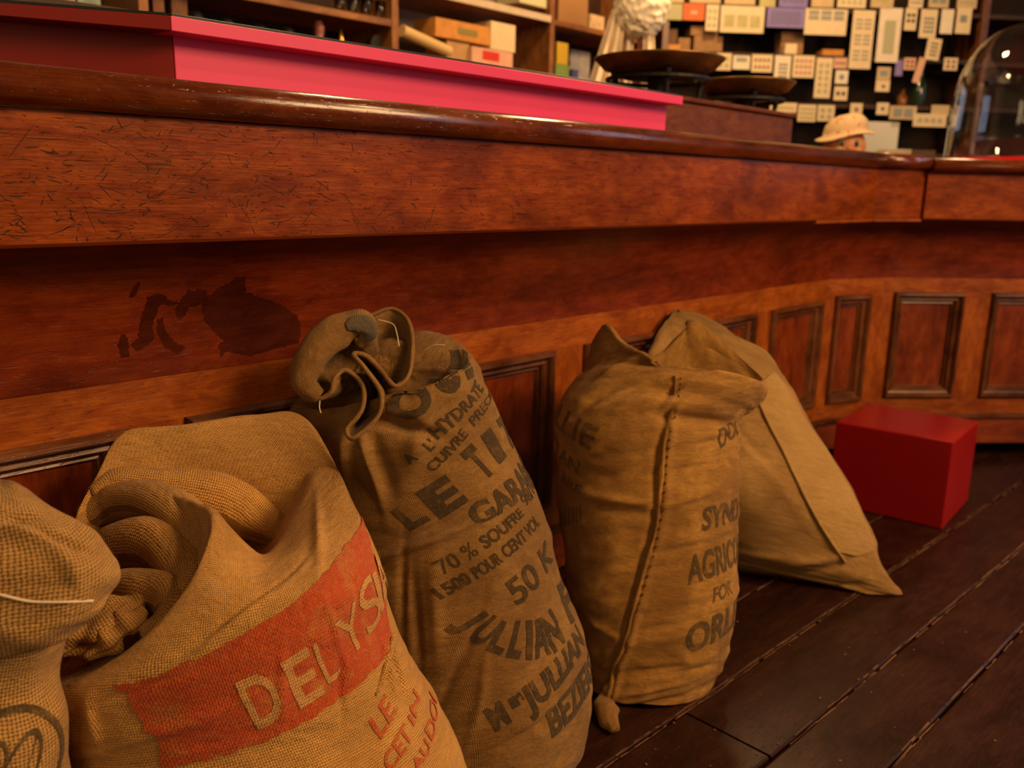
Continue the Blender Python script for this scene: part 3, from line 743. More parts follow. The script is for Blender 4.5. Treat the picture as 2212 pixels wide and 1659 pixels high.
# ------------------------------------------------------------------ red-banded sack, open mouth
e1 = empty('jute_sack', (0.50, 0.80, 0), 0, 'large open jute sack with a broad red band and pale lettering, mouth crumpled inwards', 'sack', 'jute sacks leaning along the counter')
S1 = Sack(380, 420)
S1.rings([(420, 2420, 880, 2300, 1.03), (320, 2330, 1000, 2180, 1.03), (255, 2100, 1040, 1960, 1.02), (225, 1880, 1030, 1780, 1.02), (190, 1740, 1000, 1670, 1.01), (155, 1625, 950, 1560, 1.00), (125, 1545, 890, 1445, 1.00), (106, 1485, 838, 1320, 0.99), (108, 1455, 800, 1190, 0.99)], 0.84, 2.2)
rim = [(0, 702, 975, 1.15), (15, 674, 1050, 1.09), (30, 634, 1125, 1.03), (42, 599, 1178, .99), (55, 568, 1200, .965), (64, 532, 1184, .95), (72, 497, 1156, .94), (82, 464, 1131, .935), (93, 457, 1190, .91), (104, 447, 1260, .89), (115, 424, 1325, .872), (126, 385, 1380, .862),
       (140, 310, 1412, .872), (155, 230, 1428, .895), (170, 150, 1440, .925), (183, 113, 1440, .955), (200, 125, 1400, .98), (220, 140, 1290, 1.0), (240, 170, 1130, 1.03), (255, 212, 1050, 1.06), (285, 285, 940, 1.10), (305, 420, 925, 1.13), (325, 560, 903, 1.17), (345, 655, 903, 1.18)]
in1 = [(0, 660, 990, 1.165), (15, 640, 1070, 1.12), (30, 612, 1145, 1.07), (42, 588, 1200, 1.03), (55, 560, 1225, 1.0), (64, 525, 1200, .985), (72, 478, 1145, .98), (82, 425, 1090, .975), (93, 440, 1160, .96), (104, 430, 1220, .945), (115, 405, 1290, .93), (126, 370, 1345, .915),
       (140, 310, 1385, .918), (155, 240, 1405, .935), (170, 180, 1412, .955), (183, 150, 1412, .98), (200, 155, 1365, 1.0), (220, 185, 1270, 1.03), (240, 200, 1140, 1.06), (255, 245, 1065, 1.09), (285, 320, 985, 1.12), (305, 430, 965, 1.15), (325, 540, 950, 1.17), (345, 615, 940, 1.18)]
in2 = [(0, 615, 1085, 1.165), (15, 600, 1135, 1.14), (30, 580, 1180, 1.11), (42, 560, 1208, 1.08), (55, 535, 1210, 1.06), (64, 495, 1170, 1.045), (72, 430, 1112, 1.035), (82, 352, 1066, 1.02), (93, 385, 1130, 1.00), (104, 395, 1200, .99), (115, 380, 1270, .98), (126, 350, 1315, .965),
       (140, 310, 1350, .965), (155, 260, 1370, .975), (170, 220, 1376, .99), (183, 200, 1374, 1.005), (200, 195, 1330, 1.02), (220, 210, 1240, 1.05), (240, 222, 1165, 1.08), (255, 258, 1100, 1.10), (285, 335, 1030, 1.13), (305, 430, 1015, 1.165), (325, 520, 1020, 1.19), (345, 585, 1045, 1.185)]
in3 = [(0, 560, 1135, 1.19), (30, 540, 1175, 1.16), (64, 470, 1155, 1.11), (82, 335, 1076, 1.06), (104, 350, 1190, 1.05), (126, 330, 1290, 1.03), (155, 280, 1330, 1.01), (183, 240, 1330, 1.02), (220, 240, 1220, 1.07), (255, 280, 1110, 1.11), (285, 350, 1062, 1.15), (325, 480, 1090, 1.22)]
in4 = [(0, 510, 1140, 1.21), (60, 470, 1140, 1.17), (82, 330, 1100, 1.10), (120, 310, 1230, 1.08), (183, 275, 1260, 1.08), (255, 300, 1150, 1.13), (300, 400, 1090, 1.20)]
for r_ in (rim, in1, in2, in3, in4): S1.manual(r_)
def d1(s):
    tt = np.linspace(0, 1, s.R)[:, None]
    body = 1/(1+np.exp((tt-0.63)*60))
    d = 0.004*vnoise(s.R, s.N, 9, 6, g) + 0.0022*vnoise(s.R, s.N, 24, 16, g)*(0.6+0.4*body)
    d = d + 0.0014*vnoise(s.R, s.N, 60, 30, g)
    return d + gauss_crease(s, [(560, 1290, 150, 9, 24, -0.006), (520, 1330, 150, 12, 22, 0.005), (330, 1480, 120, 10, 8, -0.004), (420, 1560, 160, 10, 10, 0.004), (740, 1480, 60, 8, 60, -0.006), (860, 1430, 60, 7, 65, -0.008), (840, 1440, 60, 8, 65, 0.007), (610, 1480, 60, 8, 70, 0.004), (200, 1560, 60, 12, 80, 0.006), (690, 1160, 90, 14, 60, 0.006), (730, 1380, 50, 8, 100, 0.004)])
S1.build(d1, bias=[0, .8, 2, 3, 4, 5, 6, 7, 7.7, 8.5, 9.0, 9.8, 10.7, 11.4])
S1.mesh('sack_cloth', M_J1, e1)
# rolled inner folds of the mouth
def rl(name, pts, rad, **kw): return tube(name, [atD(*p) for p in pts], rad, M_J1, e1, **kw)
rl('inner_fold', [(205, 1230, 1.02), (250, 1188, 1.015), (320, 1176, 1.00), (375, 1205, .98), (412, 1255, .955), (405, 1310, .935), (370, 1352, .92), (320, 1378, .91)], [.020, .026, .028, .026, .022, .020, .018, .014], flat=1.2, noise=0.18, seed=3)
rl('inner_fold', [(215, 1305, .975), (260, 1278, .965), (320, 1275, .95), (365, 1292, .935), (378, 1322, .92), (350, 1352, .91), (310, 1372, .905)], [.016, .021, .022, .020, .017, .014, .010], flat=1.1, noise=0.2, seed=4)
rl('inner_fold', [(190, 1120, 1.06), (250, 1085, 1.06), (320, 1078, 1.04), (390, 1110, 1.01), (432, 1170, .985), (440, 1230, .96)], [.018, .024, .024, .024, .018, .012], flat=1.0, noise=0.12, seed=5)
rl('inner_fold', [(200, 1084, 1.06), (252, 1064, 1.08), (337, 1070, 1.095), (434, 1082, 1.115), (530, 1110, 1.135), (612, 1155, 1.135)], [.014, .025, .028, .030, .030, .018], flat=1.25, noise=0.12, seed=12)
rl('frayed_tongue', [(128, 1412, .905), (165, 1388, .898), (215, 1348, .905), (262, 1318, .92), (300, 1300, .935)], [.010, .019, .022, .020, .014], flat=0.75, noise=0.55, seed=6, n=60, m=26)
rl('frayed_tongue', [(180, 1416, .895), (225, 1392, .892), (270, 1352, .90), (310, 1318, .915)], [.008, .014, .016, .012], flat=0.8, noise=0.5, seed=7, n=60, m=26)
# red band
S1.poly([(238, 1482), (330, 1462), (450, 1410), (550, 1358), (640, 1298), (700, 1240), (745, 1180), (775, 1100), (792, 1150), (812, 1230), (832, 1300), (846, 1372), (800, 1455), (720, 1520), (640, 1570), (560, 1605), (450, 1640), (352, 1662), (345, 1625), (338, 1590), (312, 1582), (300, 1545), (285, 1528), (280, 1500)], 'printed_band', M_J1R, e1, 0.0013, 0.004, 0.0009, anchor=(560, 1450), tmax=0.72)
def let(ch, a, b_, h, mat=M_J1C, lift=0.0021, frac=1.0, **kw): return S1.text(ch, a, b_, frac, h, mat, e1, lift, 0.005, kw.pop('bold', 0.02), tmax=0.72, **kw)
let('D', (556, 1572), (622, 1538), (518, 1470)); let('E', (646, 1528), (700, 1492), (608, 1432)); let('L', (708, 1478), (738, 1450), (676, 1392), bold=0.0)
let('Y', (752, 1432), (790, 1372), (718, 1352), bold=0.0); let('S', (796, 1378), (822, 1318), (758, 1295), bold=0.0); let('I', (820, 1322), (826, 1308), (782, 1262), bold=0.01); let('A', (826, 1300), (836, 1270), (798, 1216), bold=0.0)
M_J1T = burlap('red_lettering_print', *JUTE1, 0.0030, 0.5, ink=(0.48, 0.05, 0.02), ink_amt=0.9)
for body, a, b_, h in (('LE', (822, 1597), (856, 1535), (797, 1556)), ('CET', (842, 1668), (890, 1590), (826, 1636)), ('IN', (893, 1570), (906, 1505), (884, 1535)), ('AU', (898, 1672), (930, 1612), (890, 1645)), ('DOI', (932, 1602), (942, 1515), (914, 1580))):
    S1.text(body, a, b_, 1.0, h, M_J1T, e1, 0.0010, 0.005, 0.02, tmax=0.72)

P = [S1.ev(*[[q] for q in S1.pick(*p, tmax=0.72)], 0.001)[0] for p in ((849, 1372), (842, 1408), (833, 1440), (822, 1472), (811, 1502))]
tube('seam', P, [.0030, .0034, .0034, .0030, .0015], M_J1, e1, n=60, m=10, noise=0.3, seed=5)

# ------------------------------------------------------------------ brown sulphur sack, mouth gathered
e2 = empty('jute_sack', (0.95, 0.86, 0), 0, 'tall brown jute sack with black stencilled lettering and gathered twisted mouth', 'sack', 'jute sacks leaning along the counter')
S2 = Sack(380, 420)
S2.rings([(900, 1790, 1120, 1730, 1.38), (820, 1790, 1200, 1690, 1.38), (792, 1740, 1252, 1610, 1.38), (792, 1650, 1276, 1500, 1.38), (790, 1560, 1272, 1420, 1.38), (772, 1450, 1248, 1320, 1.375), (750, 1340, 1212, 1225, 1.37), (722, 1240, 1178, 1130, 1.365),
          (700, 1140, 1140, 1035, 1.36), (676, 1050, 1100, 950, 1.355), (648, 970, 1066, 872, 1.35), (632, 905, 1046, 810, 1.345), (645, 868, 1026, 770, 1.34), (700, 842, 985, 748, 1.335, 0.7), (758, 828, 905, 768, 1.325, 0.7), (782, 815, 850, 788, 1.315, 0.8)], 0.72, 2.3)
def d2(s):
    d = 0.006*vnoise(s.R, s.N, 8, 6, g) + 0.0030*vnoise(s.R, s.N, 20, 14, g) + 0.0014*vnoise(s.R, s.N, 60, 28, g)
    return d + gauss_crease(s, [(800, 1010, 75, 9, 88, 0.012), (825, 1000, 70, 12, 88, -0.008), (870, 920, 60, 14, -35, -0.020), (900, 960, 90, 20, 65, 0.010), (960, 1130, 130, 9, 12, -0.007), (950, 1155, 120, 12, 12, 0.007), (900, 1180, 120, 10, 10, 0.005), (960, 800, 70, 14, 70, 0.005), (900, 830, 50, 12, 65, -0.005), (985, 760, 40, 12, 0, -0.004),
        (940, 1300, 110, 12, 80, 0.006), (900, 1330, 110, 9, 80, -0.006), (870, 1260, 100, 8, 75, -0.006), (1000, 1420, 120, 9, 60, -0.004), (1100, 1600, 120, 10, 10, -0.006), (1150, 1560, 100, 9, 15, 0.005), (1190, 1460, 60, 10, 20, 0.003), (1040, 1500, 100, 8, 75, 0.004), (740, 950, 70, 14, 70, 0.008), (1200, 1380, 70, 9, 30, -0.004), (1230, 1600, 60, 10, 40, -0.005)])
S2.build(d2); S2.mesh('sack_cloth', M_J2, e2)
# gathered mouth: neck ring, swelling, wavy hem
rimp = [(770, 700, 1.30), (805, 680, 1.33), (850, 668, 1.345), (884, 698, 1.335), (891, 755, 1.31), (882, 812, 1.285), (853, 834, 1.26), (822, 798, 1.245), (790, 768, 1.235), (764, 766, 1.225), (792, 800, 1.215), (823, 850, 1.205), (816, 900, 1.19), (764, 946, 1.18), (750, 928, 1.19),
        (782, 885, 1.205), (783, 832, 1.215), (748, 800, 1.22), (724, 816, 1.215), (714, 848, 1.21), (678, 862, 1.215), (657, 828, 1.24), (655, 782, 1.26), (700, 728, 1.265), (752, 690, 1.265), (798, 690, 1.27), (803, 722, 1.275), (772, 742, 1.28)]
Rm = np.array([atD(*p) for p in rimp]); nk = atD(812, 822, 1.305); n_ = len(rimp)
GN = Sack(360, 90)
ex_ = np.array([unit(r-nk) for r in Rm]); rad_ = np.linalg.norm(Rm-nk, axis=1)
def ruf(f, push, keep=0.0): return np.array([nk*(1-f)+r*f for r in Rm]) + FWD*push + np.array([0, 0, -keep])
tr = np.arange(n_)*360/n_-90
def rsamp(A): GN.rows.append(herm(tr, A, np.where(GN.th < tr[0], GN.th+360, GN.th), 360))
rsamp(ruf(0.18, 0.045)); rsamp(ruf(0.42, 0.040)); rsamp(ruf(0.66, 0.028, 0.002)); rsamp(ruf(0.86, 0.010, 0.001)); rsamp(ruf(1.0, 0.0)); rsamp(ruf(0.985, 0.004))
GN.build(lambda s: 0.0012*vnoise(s.R, s.N, 10, 40, g)+0.0006*vnoise(s.R, s.N, 24, 90, g))
GN.cref = 1.1
o = GN.mesh('gathered_mouth', M_J2, e2, False, False)
md = o.modifiers.new('cloth', 'SOLIDIFY'); md.thickness = 0.0045; md.offset = 0
hem = herm(tr, Rm, np.linspace(-90, 270, 140), 360)
tube('hem', hem + unit(Rm.mean(0)-CAM)*(-0.001), [0.0032]*140, M_J2, e2, n=420, m=10, noise=0.15)
o = tube('blue_dyed_patch', [atD(*p) for p in ((748, 705, 1.222), (770, 698, 1.226), (790, 703, 1.229), (799, 718, 1.231), (794, 736, 1.236))], [.006, .012, .014, .011, .005], burlap('blue_dyed_jute', (0.27, 0.22, 0.14), (0.12, 0.10, 0.075), 0.0017, 0.4), e2, flat=0.3, noise=0.1, flatdir=unit(CAM-Rm.mean(0)))
tag(o, 'blue-grey dyed patch on the hem')
for k, pts in enumerate((((862, 748, 1.30), (857, 720, 1.318), (848, 700, 1.335), (815, 690, 1.335)), ((691, 866, 1.21), (690, 880, 1.205), (693, 892, 1.20)), ((918, 757, 1.31), (935, 746, 1.305), (960, 745, 1.30)))):
    tube('loose_thread', [atD(u, v, D-0.012) for u, v, D in pts], [0.0008]*len(pts), M_THREAD, e2, n=24, m=6)
def t2(body, a, b_, h, frac=1.0, bold=0.03, **kw): return S2.text(body, a, b_, frac, h, M_J2K, e2, 0.0009, 0.005, bold, tmin=0.05, tmax=0.93, **kw)
t2('O', (874, 912), (944, 864), (838, 856), 1.0, 0.05); t2('U', (950, 855), (1002, 818), (908, 790), 1.0, 0.05); t2('F', (1008, 814), (1034, 795), (974, 768), 1.0, 0.05)
t2('A', (885, 1004), (905, 990), (877, 980)); t2("L'", (930, 975), (944, 962), (922, 948)); t2('HYDRATE', (945, 950), (1036, 858), (934, 916), 0.82)
t2('CUIVRE', (936, 1020), (1012, 938), (927, 998), 1.0, 0.02); t2('PRECIPITE', (1024, 922), (1058, 872), (1014, 902), 0.45, 0.02)
t2('L', (886, 1144), (928, 1120), (868, 1090), 1.0, 0.05); t2('E', (948, 1118), (1010, 1078), (925, 1048), 1.0, 0.05)
t2('T', (1046, 1036), (1068, 1012), (1006, 968), 1.0, 0.05); t2('I', (1076, 1000), (1092, 982), (1044, 936), 1.0, 0.05); t2('T', (1100, 972), (1114, 950), (1066, 912), 1.0, 0.05)
t2('GARANTI', (1030, 1134), (1134, 1012), (1014, 1092), 0.86, 0.04)
t2('70 %', (958, 1242), (1036, 1196), (948, 1208), 1.0, 0.0); t2('SOUFRE', (1050, 1186), (1132, 1112), (1040, 1156), 1.0, 0.03); t2('98/100', (1136, 1094), (1152, 1072), (1126, 1066), 0.42, 0.02)
t2('1500', (952, 1294), (1022, 1256), (944, 1266), 1.0, 0.03); t2('POUR', (1032, 1250), (1088, 1212), (1022, 1224), 1.0, 0.02); t2('CENT VOL', (1094, 1206), (1158, 1142), (1086, 1178), 0.85, 0.03)
t2('50 K', (1118, 1308), (1186, 1226), (1106, 1246), 0.80, 0.02)
for ch, a, b_, h in (('J', (986, 1342), (1004, 1362), (1026, 1292)), ('U', (1011, 1374), (1038, 1396), (1048, 1310)), ('L', (1050, 1400), (1084, 1412), (1072, 1334)), ('L', (1094, 1415), (1123, 1420), (1109, 1338)), ('I', (1136, 1421), (1150, 1420), (1140, 1340)), ('A', (1156, 1420), (1190, 1408), (1156, 1338)), ('N', (1196, 1408), (1220, 1382), (1180, 1322)), ('F', (1232, 1345), (1244, 1325), (1206, 1262))):
    S2.text(ch, a, b_, 1.0, h, M_J2K, e2, 0.0009, 0.005, 0.04, tmin=0.05, tmax=0.93)
t2('M', (1070, 1578), (1105, 1556), (1052, 1528), 1.0, 0.05); t2('me', (1108, 1530), (1134, 1512), (1100, 1508), 1.0, 0.05); t2('JULLIAN', (1142, 1540), (1258, 1402), (1124, 1488), 0.9, 0.04)
t2('BEZIERS', (1192, 1592), (1266, 1502), (1176, 1540), 0.62, 0.04)

tube('rolled_hem', [atD(*p) for p in ((690, 858, 1.215), (664, 838, 1.212), (662, 795, 1.215), (690, 748, 1.225), (735, 712, 1.235), (778, 700, 1.243), (796, 722, 1.247), (778, 748, 1.25))], [.010, .016, .022, .024, .023, .019, .014, .008], M_J2, e2, flat=0.8, n=90, m=26, noise=0.22, seed=21, flatdir=unit(CAM-Rm.mean(0)))

# ------------------------------------------------------------------ ochre sack, upright and open
e3 = empty('jute_sack', (1.32, 0.86, 0), 0, 'upright ochre sack with open pointed mouth, raised vertical seam and faded black lettering', 'sack', 'jute sacks leaning along the counter')
S3 = Sack(360, 380)
S3.rings([(1350, 1610, 1450, 1560, 1.60), (1290, 1598, 1490, 1520, 1.60), (1262, 1545, 1540, 1462, 1.61), (1247, 1440, 1574, 1380, 1.615), (1229, 1330, 1587, 1270, 1.62), (1216, 1200, 1592, 1150, 1.625), (1206, 1080, 1592, 1040, 1.63), (1197, 970, 1593, 950, 1.635), (1196, 892, 1598, 905, 1.64), (1236, 836, 1630, 872, 1.65), (1266, 806, 1642, 846, 1.655)], 0.78, 2.25)
rim = [(0, 1650, 822, 1.70), (20, 1603, 828, 1.60), (45, 1545, 828, 1.55), (70, 1495, 815, 1.525), (85, 1463, 806, 1.52), (100, 1432, 800, 1.52), (115, 1405, 775, 1.53), (135, 1370, 757, 1.55), (155, 1336, 736, 1.575), (175, 1306, 703, 1.61), (192, 1284, 745, 1.66), (215, 1300, 790, 1.71), (240, 1350, 790, 1.75), (265, 1425, 770, 1.77), (290, 1482, 716, 1.79), (308, 1500, 697, 1.79), (328, 1560, 738, 1.79), (345, 1622, 792, 1.76)]
S3.manual(rim)
ctr3 = atD(1455, 850, 1.66)
def inner(rim, f, drop, c): return [(p[0], *(lambda q: (float(projN(q[None])[0][0]), float(projN(q[None])[1][0]), float(projN(q[None])[2][0])))(atD(*p[1:])*(1-f)+c*f+np.array([0, 0, -drop]))) for p in rim]
S3.manual(inner(rim, 0.06, 0.014, ctr3)); S3.manual(inner(rim, 0.22, 0.085, ctr3)); S3.manual(inner(rim, 0.6, 0.15, ctr3)); S3.manual(inner(rim, 0.93, 0.17, ctr3))
def d3(s):
    d = 0.007*vnoise(s.R, s.N, 8, 5, g) + 0.0042*vnoise(s.R, s.N, 24, 8, g) + 0.0024*vnoise(s.R, s.N, 56, 14, g) + 0.0012*vnoise(s.R, s.N, 90, 40, g)
    c = gauss_crease(s, [(1520, 905, 90, 12, -4, -0.016), (1480, 870, 110, 14, 0, 0.008), (1540, 940, 70, 10, 10, 0.006), (1300, 1095, 90, 9, -14, -0.007), (1330, 1080, 90, 10, -14, 0.006), (1500, 1010, 80, 7, 5, -0.003), (1500, 1075, 80, 8, 10, 0.004), (1290, 860, 50, 14, 40, -0.010), (1330, 800, 40, 14, 60, 0.008), (1400, 1450, 60, 7, -5, -0.007), (1450, 1455, 80, 6, -4, -0.005), (1410, 1490, 60, 7, 0, 0.006), (1400, 1520, 60, 6, -6, -0.005), (1300, 1360, 60, 10, -30, 0.006), (1290, 1450, 50, 8, -10, -0.006), (1500, 1180, 80, 7, 4, -0.003), (1480, 1340, 80, 7, 3, -0.003)])
    seam = [(1461, 830), (1455, 870), (1442, 930), (1432, 990), (1428, 1060), (1420, 1130), (1402, 1200), (1382, 1270), (1365, 1330), (1350, 1390), (1330, 1440), (1320, 1490), (1305, 1530)]
    for (a, b_), (a2, b2) in zip(seam, seam[1:]):
        an = math.degrees(math.atan2(-(b2-b_), a2-a)); c = c + gauss_crease(s, [((a+a2)/2+9, (b_+b2)/2, 40, 9, an, 0.0045), ((a+a2)/2-10, (b_+b2)/2, 40, 7, an, -0.006)])
    return d + c
S3.build(d3, bias=[0, .8, 1.8, 2.8, 3.8, 4.9, 6, 7, 7.8, 8.4, 8.75, 9.3, 9.55, 10.4, 11.4, 12]); S3.mesh('sack_cloth', M_J3, e3)
seam = [(1460, 812), (1458, 850), (1450, 895), (1438, 945), (1431, 1000), (1427, 1060), (1420, 1120), (1408, 1180), (1390, 1245), (1372, 1305), (1358, 1360), (1344, 1410), (1327, 1445), (1322, 1485), (1310, 1520), (1300, 1545)]
P = np.array([S3.ev(*[[q] for q in S3.pick(*p, tmax=0.76)], 0.001)[0] for p in seam])
tube('seam', P, [0.0042]*16, M_J3, e3, n=220, m=10, noise=0.5, seed=8)
ear = [S3.ev(*[[q] for q in S3.pick(1326, 1470, tmax=0.7)], -0.004)[0], S3.ev(*[[q] for q in S3.pick(1312, 1512, tmax=0.7)], 0.002)[0]]
ear = ear + [ear[1]*0.35 + onZ(1306, 1556, 0.016)*0.65, onZ(1328, 1578, 0.010)]
tube('bottom_ear', ear, [.008, .017, .018, .008], M_J3, e3, flat=0.6, n=50, m=24, noise=0.35, seed=9, flatdir=unit(CAM-ear[1]))
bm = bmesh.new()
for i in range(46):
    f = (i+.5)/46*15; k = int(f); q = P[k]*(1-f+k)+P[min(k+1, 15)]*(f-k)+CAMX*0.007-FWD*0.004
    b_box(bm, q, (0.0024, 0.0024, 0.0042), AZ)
o = link('stitches', bm_mesh('stitches', bm), plain('dark_stitch_thread', (0.10, 0.05, 0.015), 0.9, 0.1)); put(o, e3); tag(o, 'row of dark stitches beside the seam', kind='stuff')  # stitches in one even dark brown
def t3(body, a, b_, h, frac=1.0, bold=0.0, **kw):
    bold += 0.015
    kw.setdefault('shear', 0.12)
    return S3.text(body, a, b_, frac, h, kw.pop('mat', M_J3K), e3, 0.0009, 0.005, bold, tmax=0.72, **kw)
t3('DOL', (1556, 968), (1592, 940), (1543, 932), 0.8); t3('SYND', (1516, 1146), (1588, 1122), (1521, 1096), 0.84, 0.01); t3('AGRICOLE', (1486, 1262), (1582, 1222), (1494, 1198), 0.60, 0.01); t3('FOR', (1540, 1302), (1578, 1284), (1545, 1268), 0.85); t3('ORLE', (1482, 1412), (1572, 1364), (1496, 1348), 0.72, 0.015)
t3('LLIE', (1200, 915), (1276, 972), (1212, 868), 1.0, mat=M_J3F); t3('AN', (1208, 990), (1248, 1024), (1212, 962), 1.0, mat=M_J3F); t3('RRE', (1214, 1040), (1254, 1068), (1216, 1022), 1.0, mat=M_J3F)
for k in range(6):
    a = (1212+k*8, 1138-k*3); t3('/', a, (a[0]+6, a[1]-1), (a[0]+10, a[1]-36), 1.0, 0.01, mat=M_J3F)

# ------------------------------------------------------------------ pale sack lying against the counter
e4 = empty('jute_sack', (1.9, 0.85, 0), 0, 'plain pale tan sack slumped against the counter beside the red cube', 'sack', 'jute sacks leaning along the counter')
S4 = Sack(320, 320)
S4.rings([(1570, 1225, 1900, 1288, 2.005, .15, .05), (1520, 1195, 1948, 1284, 2.01, .18, .055), (1490, 1160, 1912, 1236, 2.01, .28, .05), (1462, 1100, 1886, 1162, 2.01, .38, .03), (1440, 1030, 1846, 1072, 2.0, .44), (1420, 940, 1796, 988, 2.02, .44), (1400, 860, 1746, 908, 2.035, .42), (1384, 795, 1704, 835, 2.045, .38), (1382, 748, 1655, 775, 2.05, .32), (1402, 708, 1565, 714, 2.06, .26), (1432, 680, 1500, 676, 2.07, .2), (1452, 668, 1468, 667, 2.075, .2)], 0.5, 2.1)
def d4(s):
    return 0.007*vnoise(s.R, s.N, 6, 5, g) + 0.003*vnoise(s.R, s.N, 18, 12, g) + 0.0012*vnoise(s.R, s.N, 50, 24, g) + gauss_crease(s, [(1460, 730, 60, 22, 40, -0.02), (1420, 740, 50, 14, 60, 0.012), (1800, 1230, 60, 9, 35, -0.008), (1760, 1215, 60, 10, 30, 0.007), (1840, 1270, 40, 8, 40, -0.006), (1640, 760, 80, 14, -40, 0.008), (1620, 1200, 90, 14, 10, 0.008), (1660, 1010, 110, 16, -70, 0.008), (1620, 960, 90, 12, -70, -0.010)])
S4.build(d4); S4.mesh('sack_cloth', M_J4, e4)
S4.poly([(1640, 872), (1660, 915), (1690, 975), (1716, 1030), (1745, 1088), (1775, 1140), (1808, 1190), (1850, 1200), (1886, 1185), (1880, 1160), (1858, 1110), (1835, 1060), (1800, 1002), (1760, 940), (1725, 885), (1698, 840), (1670, 805), (1650, 820)], 'hem_flap', M_J4B, e4, 0.0045, 0.010, 0.0006, anchor=(1740, 1000))
fold = [S4.ev(*[[q] for q in S4.pick(*p)], 0.003)[0] for p in ((1640, 872), (1660, 915), (1690, 975), (1716, 1030), (1745, 1088), (1775, 1140), (1808, 1190), (1826, 1215))]
tube('flap_edge', fold, [.0035]*8, M_J4B, e4, n=90, m=10, noise=0.2)
# ------------------------------------------------------------------ red cube on the floor
M_RED = plain('red_lacquer', (0.30, 0.006, 0.007), 0.30, 0.5, var=0.05, vscale=8)
bm = bmesh.new(); b_box(bm, (0, 0, 0.121), (0.295, 0.305, 0.242), 0, 0.004)
cu = link('red_cube', bm_mesh('red_cube', bm), M_RED)
cu.location = (2.395+0.1475+0.0, 0.661+0.1555, 0.0005); cu.rotation_euler = (0, 0, math.radians(4.5))
c_, s_ = math.cos(math.radians(4.5)), math.sin(math.radians(4.5))
cu.location = (2.394+0.1475*c_-0.1525*s_, 0.659+0.1475*s_+0.1525*c_, 0.0005)
tag(cu, 'plain glossy red cube standing on the floor in the counter corner', 'cube')

# ------------------------------------------------------------------ pink display stand on the counter
M_PINK = plain('pink_paint', (0.70, 0.045, 0.15), 0.45, 0.3, var=0.04, vscale=5)
M_DRED = plain('dark_red_end', (0.20, 0.012, 0.008), 0.5, 0.2, var=0.06, vscale=5)  # end parts get a darker red than the pink front
M_BLACKG = plain('black_glass', (0.006, 0.009, 0.007), 0.45, 0.25)
pk = empty('display_stand', (1.15, 1.30, 0.984), 0, 'long pink painted display stand with overhanging top and dark red end, on the counter', 'display stand')
def prism(name, pts, z0, z1, mat, parent, z0b=None):
    n = len(pts); V = [(p[0], p[1], z0 if z0b is None else z0b[i]) for i, p in enumerate(pts)] + [(p[0], p[1], z1) for p in pts]
    F = [tuple(range(n))[::-1], tuple(range(n, 2*n))] + [(i, (i+1) % n, n+(i+1) % n, n+i) for i in range(n)]
    me = pydata(name, V, F); bm = bmesh.new(); bm.from_mesh(me); bmesh.ops.recalc_face_normals(bm, faces=bm.faces)
    bmesh.ops.bevel(bm, geom=bm.edges[:], offset=0.0008, segments=1, affect='EDGES'); bm.to_mesh(me); bm.free(); uvbox(me, 0)
    o = link(name, me, mat); put(o, parent); return o
bx0, bx1 = 0.588, 1.748; an = math.radians(27)
def back(p, l): return (p[0]-l*math.cos(an), p[1]+l*math.sin(an))
p0 = (bx0, 1.170); p1 = (0.566, 1.130)
prism('body', [p0, (bx1, 1.170), (bx1, 1.36), (bx0, 1.36)], 0.9845, 1.056, M_PINK, pk)
prism('top_panel', [p1, (1.752, 1.130), (1.752, 1.38), (p1[0], 1.38)], 1.0535, 1.0715, M_PINK, pk)
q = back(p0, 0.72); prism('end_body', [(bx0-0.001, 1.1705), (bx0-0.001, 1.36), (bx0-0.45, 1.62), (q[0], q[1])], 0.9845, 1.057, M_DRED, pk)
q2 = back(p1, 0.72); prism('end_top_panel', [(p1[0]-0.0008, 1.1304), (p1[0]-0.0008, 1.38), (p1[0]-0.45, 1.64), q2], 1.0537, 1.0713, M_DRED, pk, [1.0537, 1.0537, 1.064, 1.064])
prism('glass_plate', [(p1[0]+0.003, 1.134), (1.748, 1.134), (1.748, 1.376), (p1[0]+0.003, 1.376)], 1.0716, 1.0756, M_BLACKG, pk)
prism('glass_plate', [(p1[0]-0.002, 1.1355), (p1[0]-0.002, 1.376), (p1[0]-0.45, 1.636), (q2[0]+0.004, q2[1]+0.004)], 1.0714, 1.0754, M_BLACKG, pk)

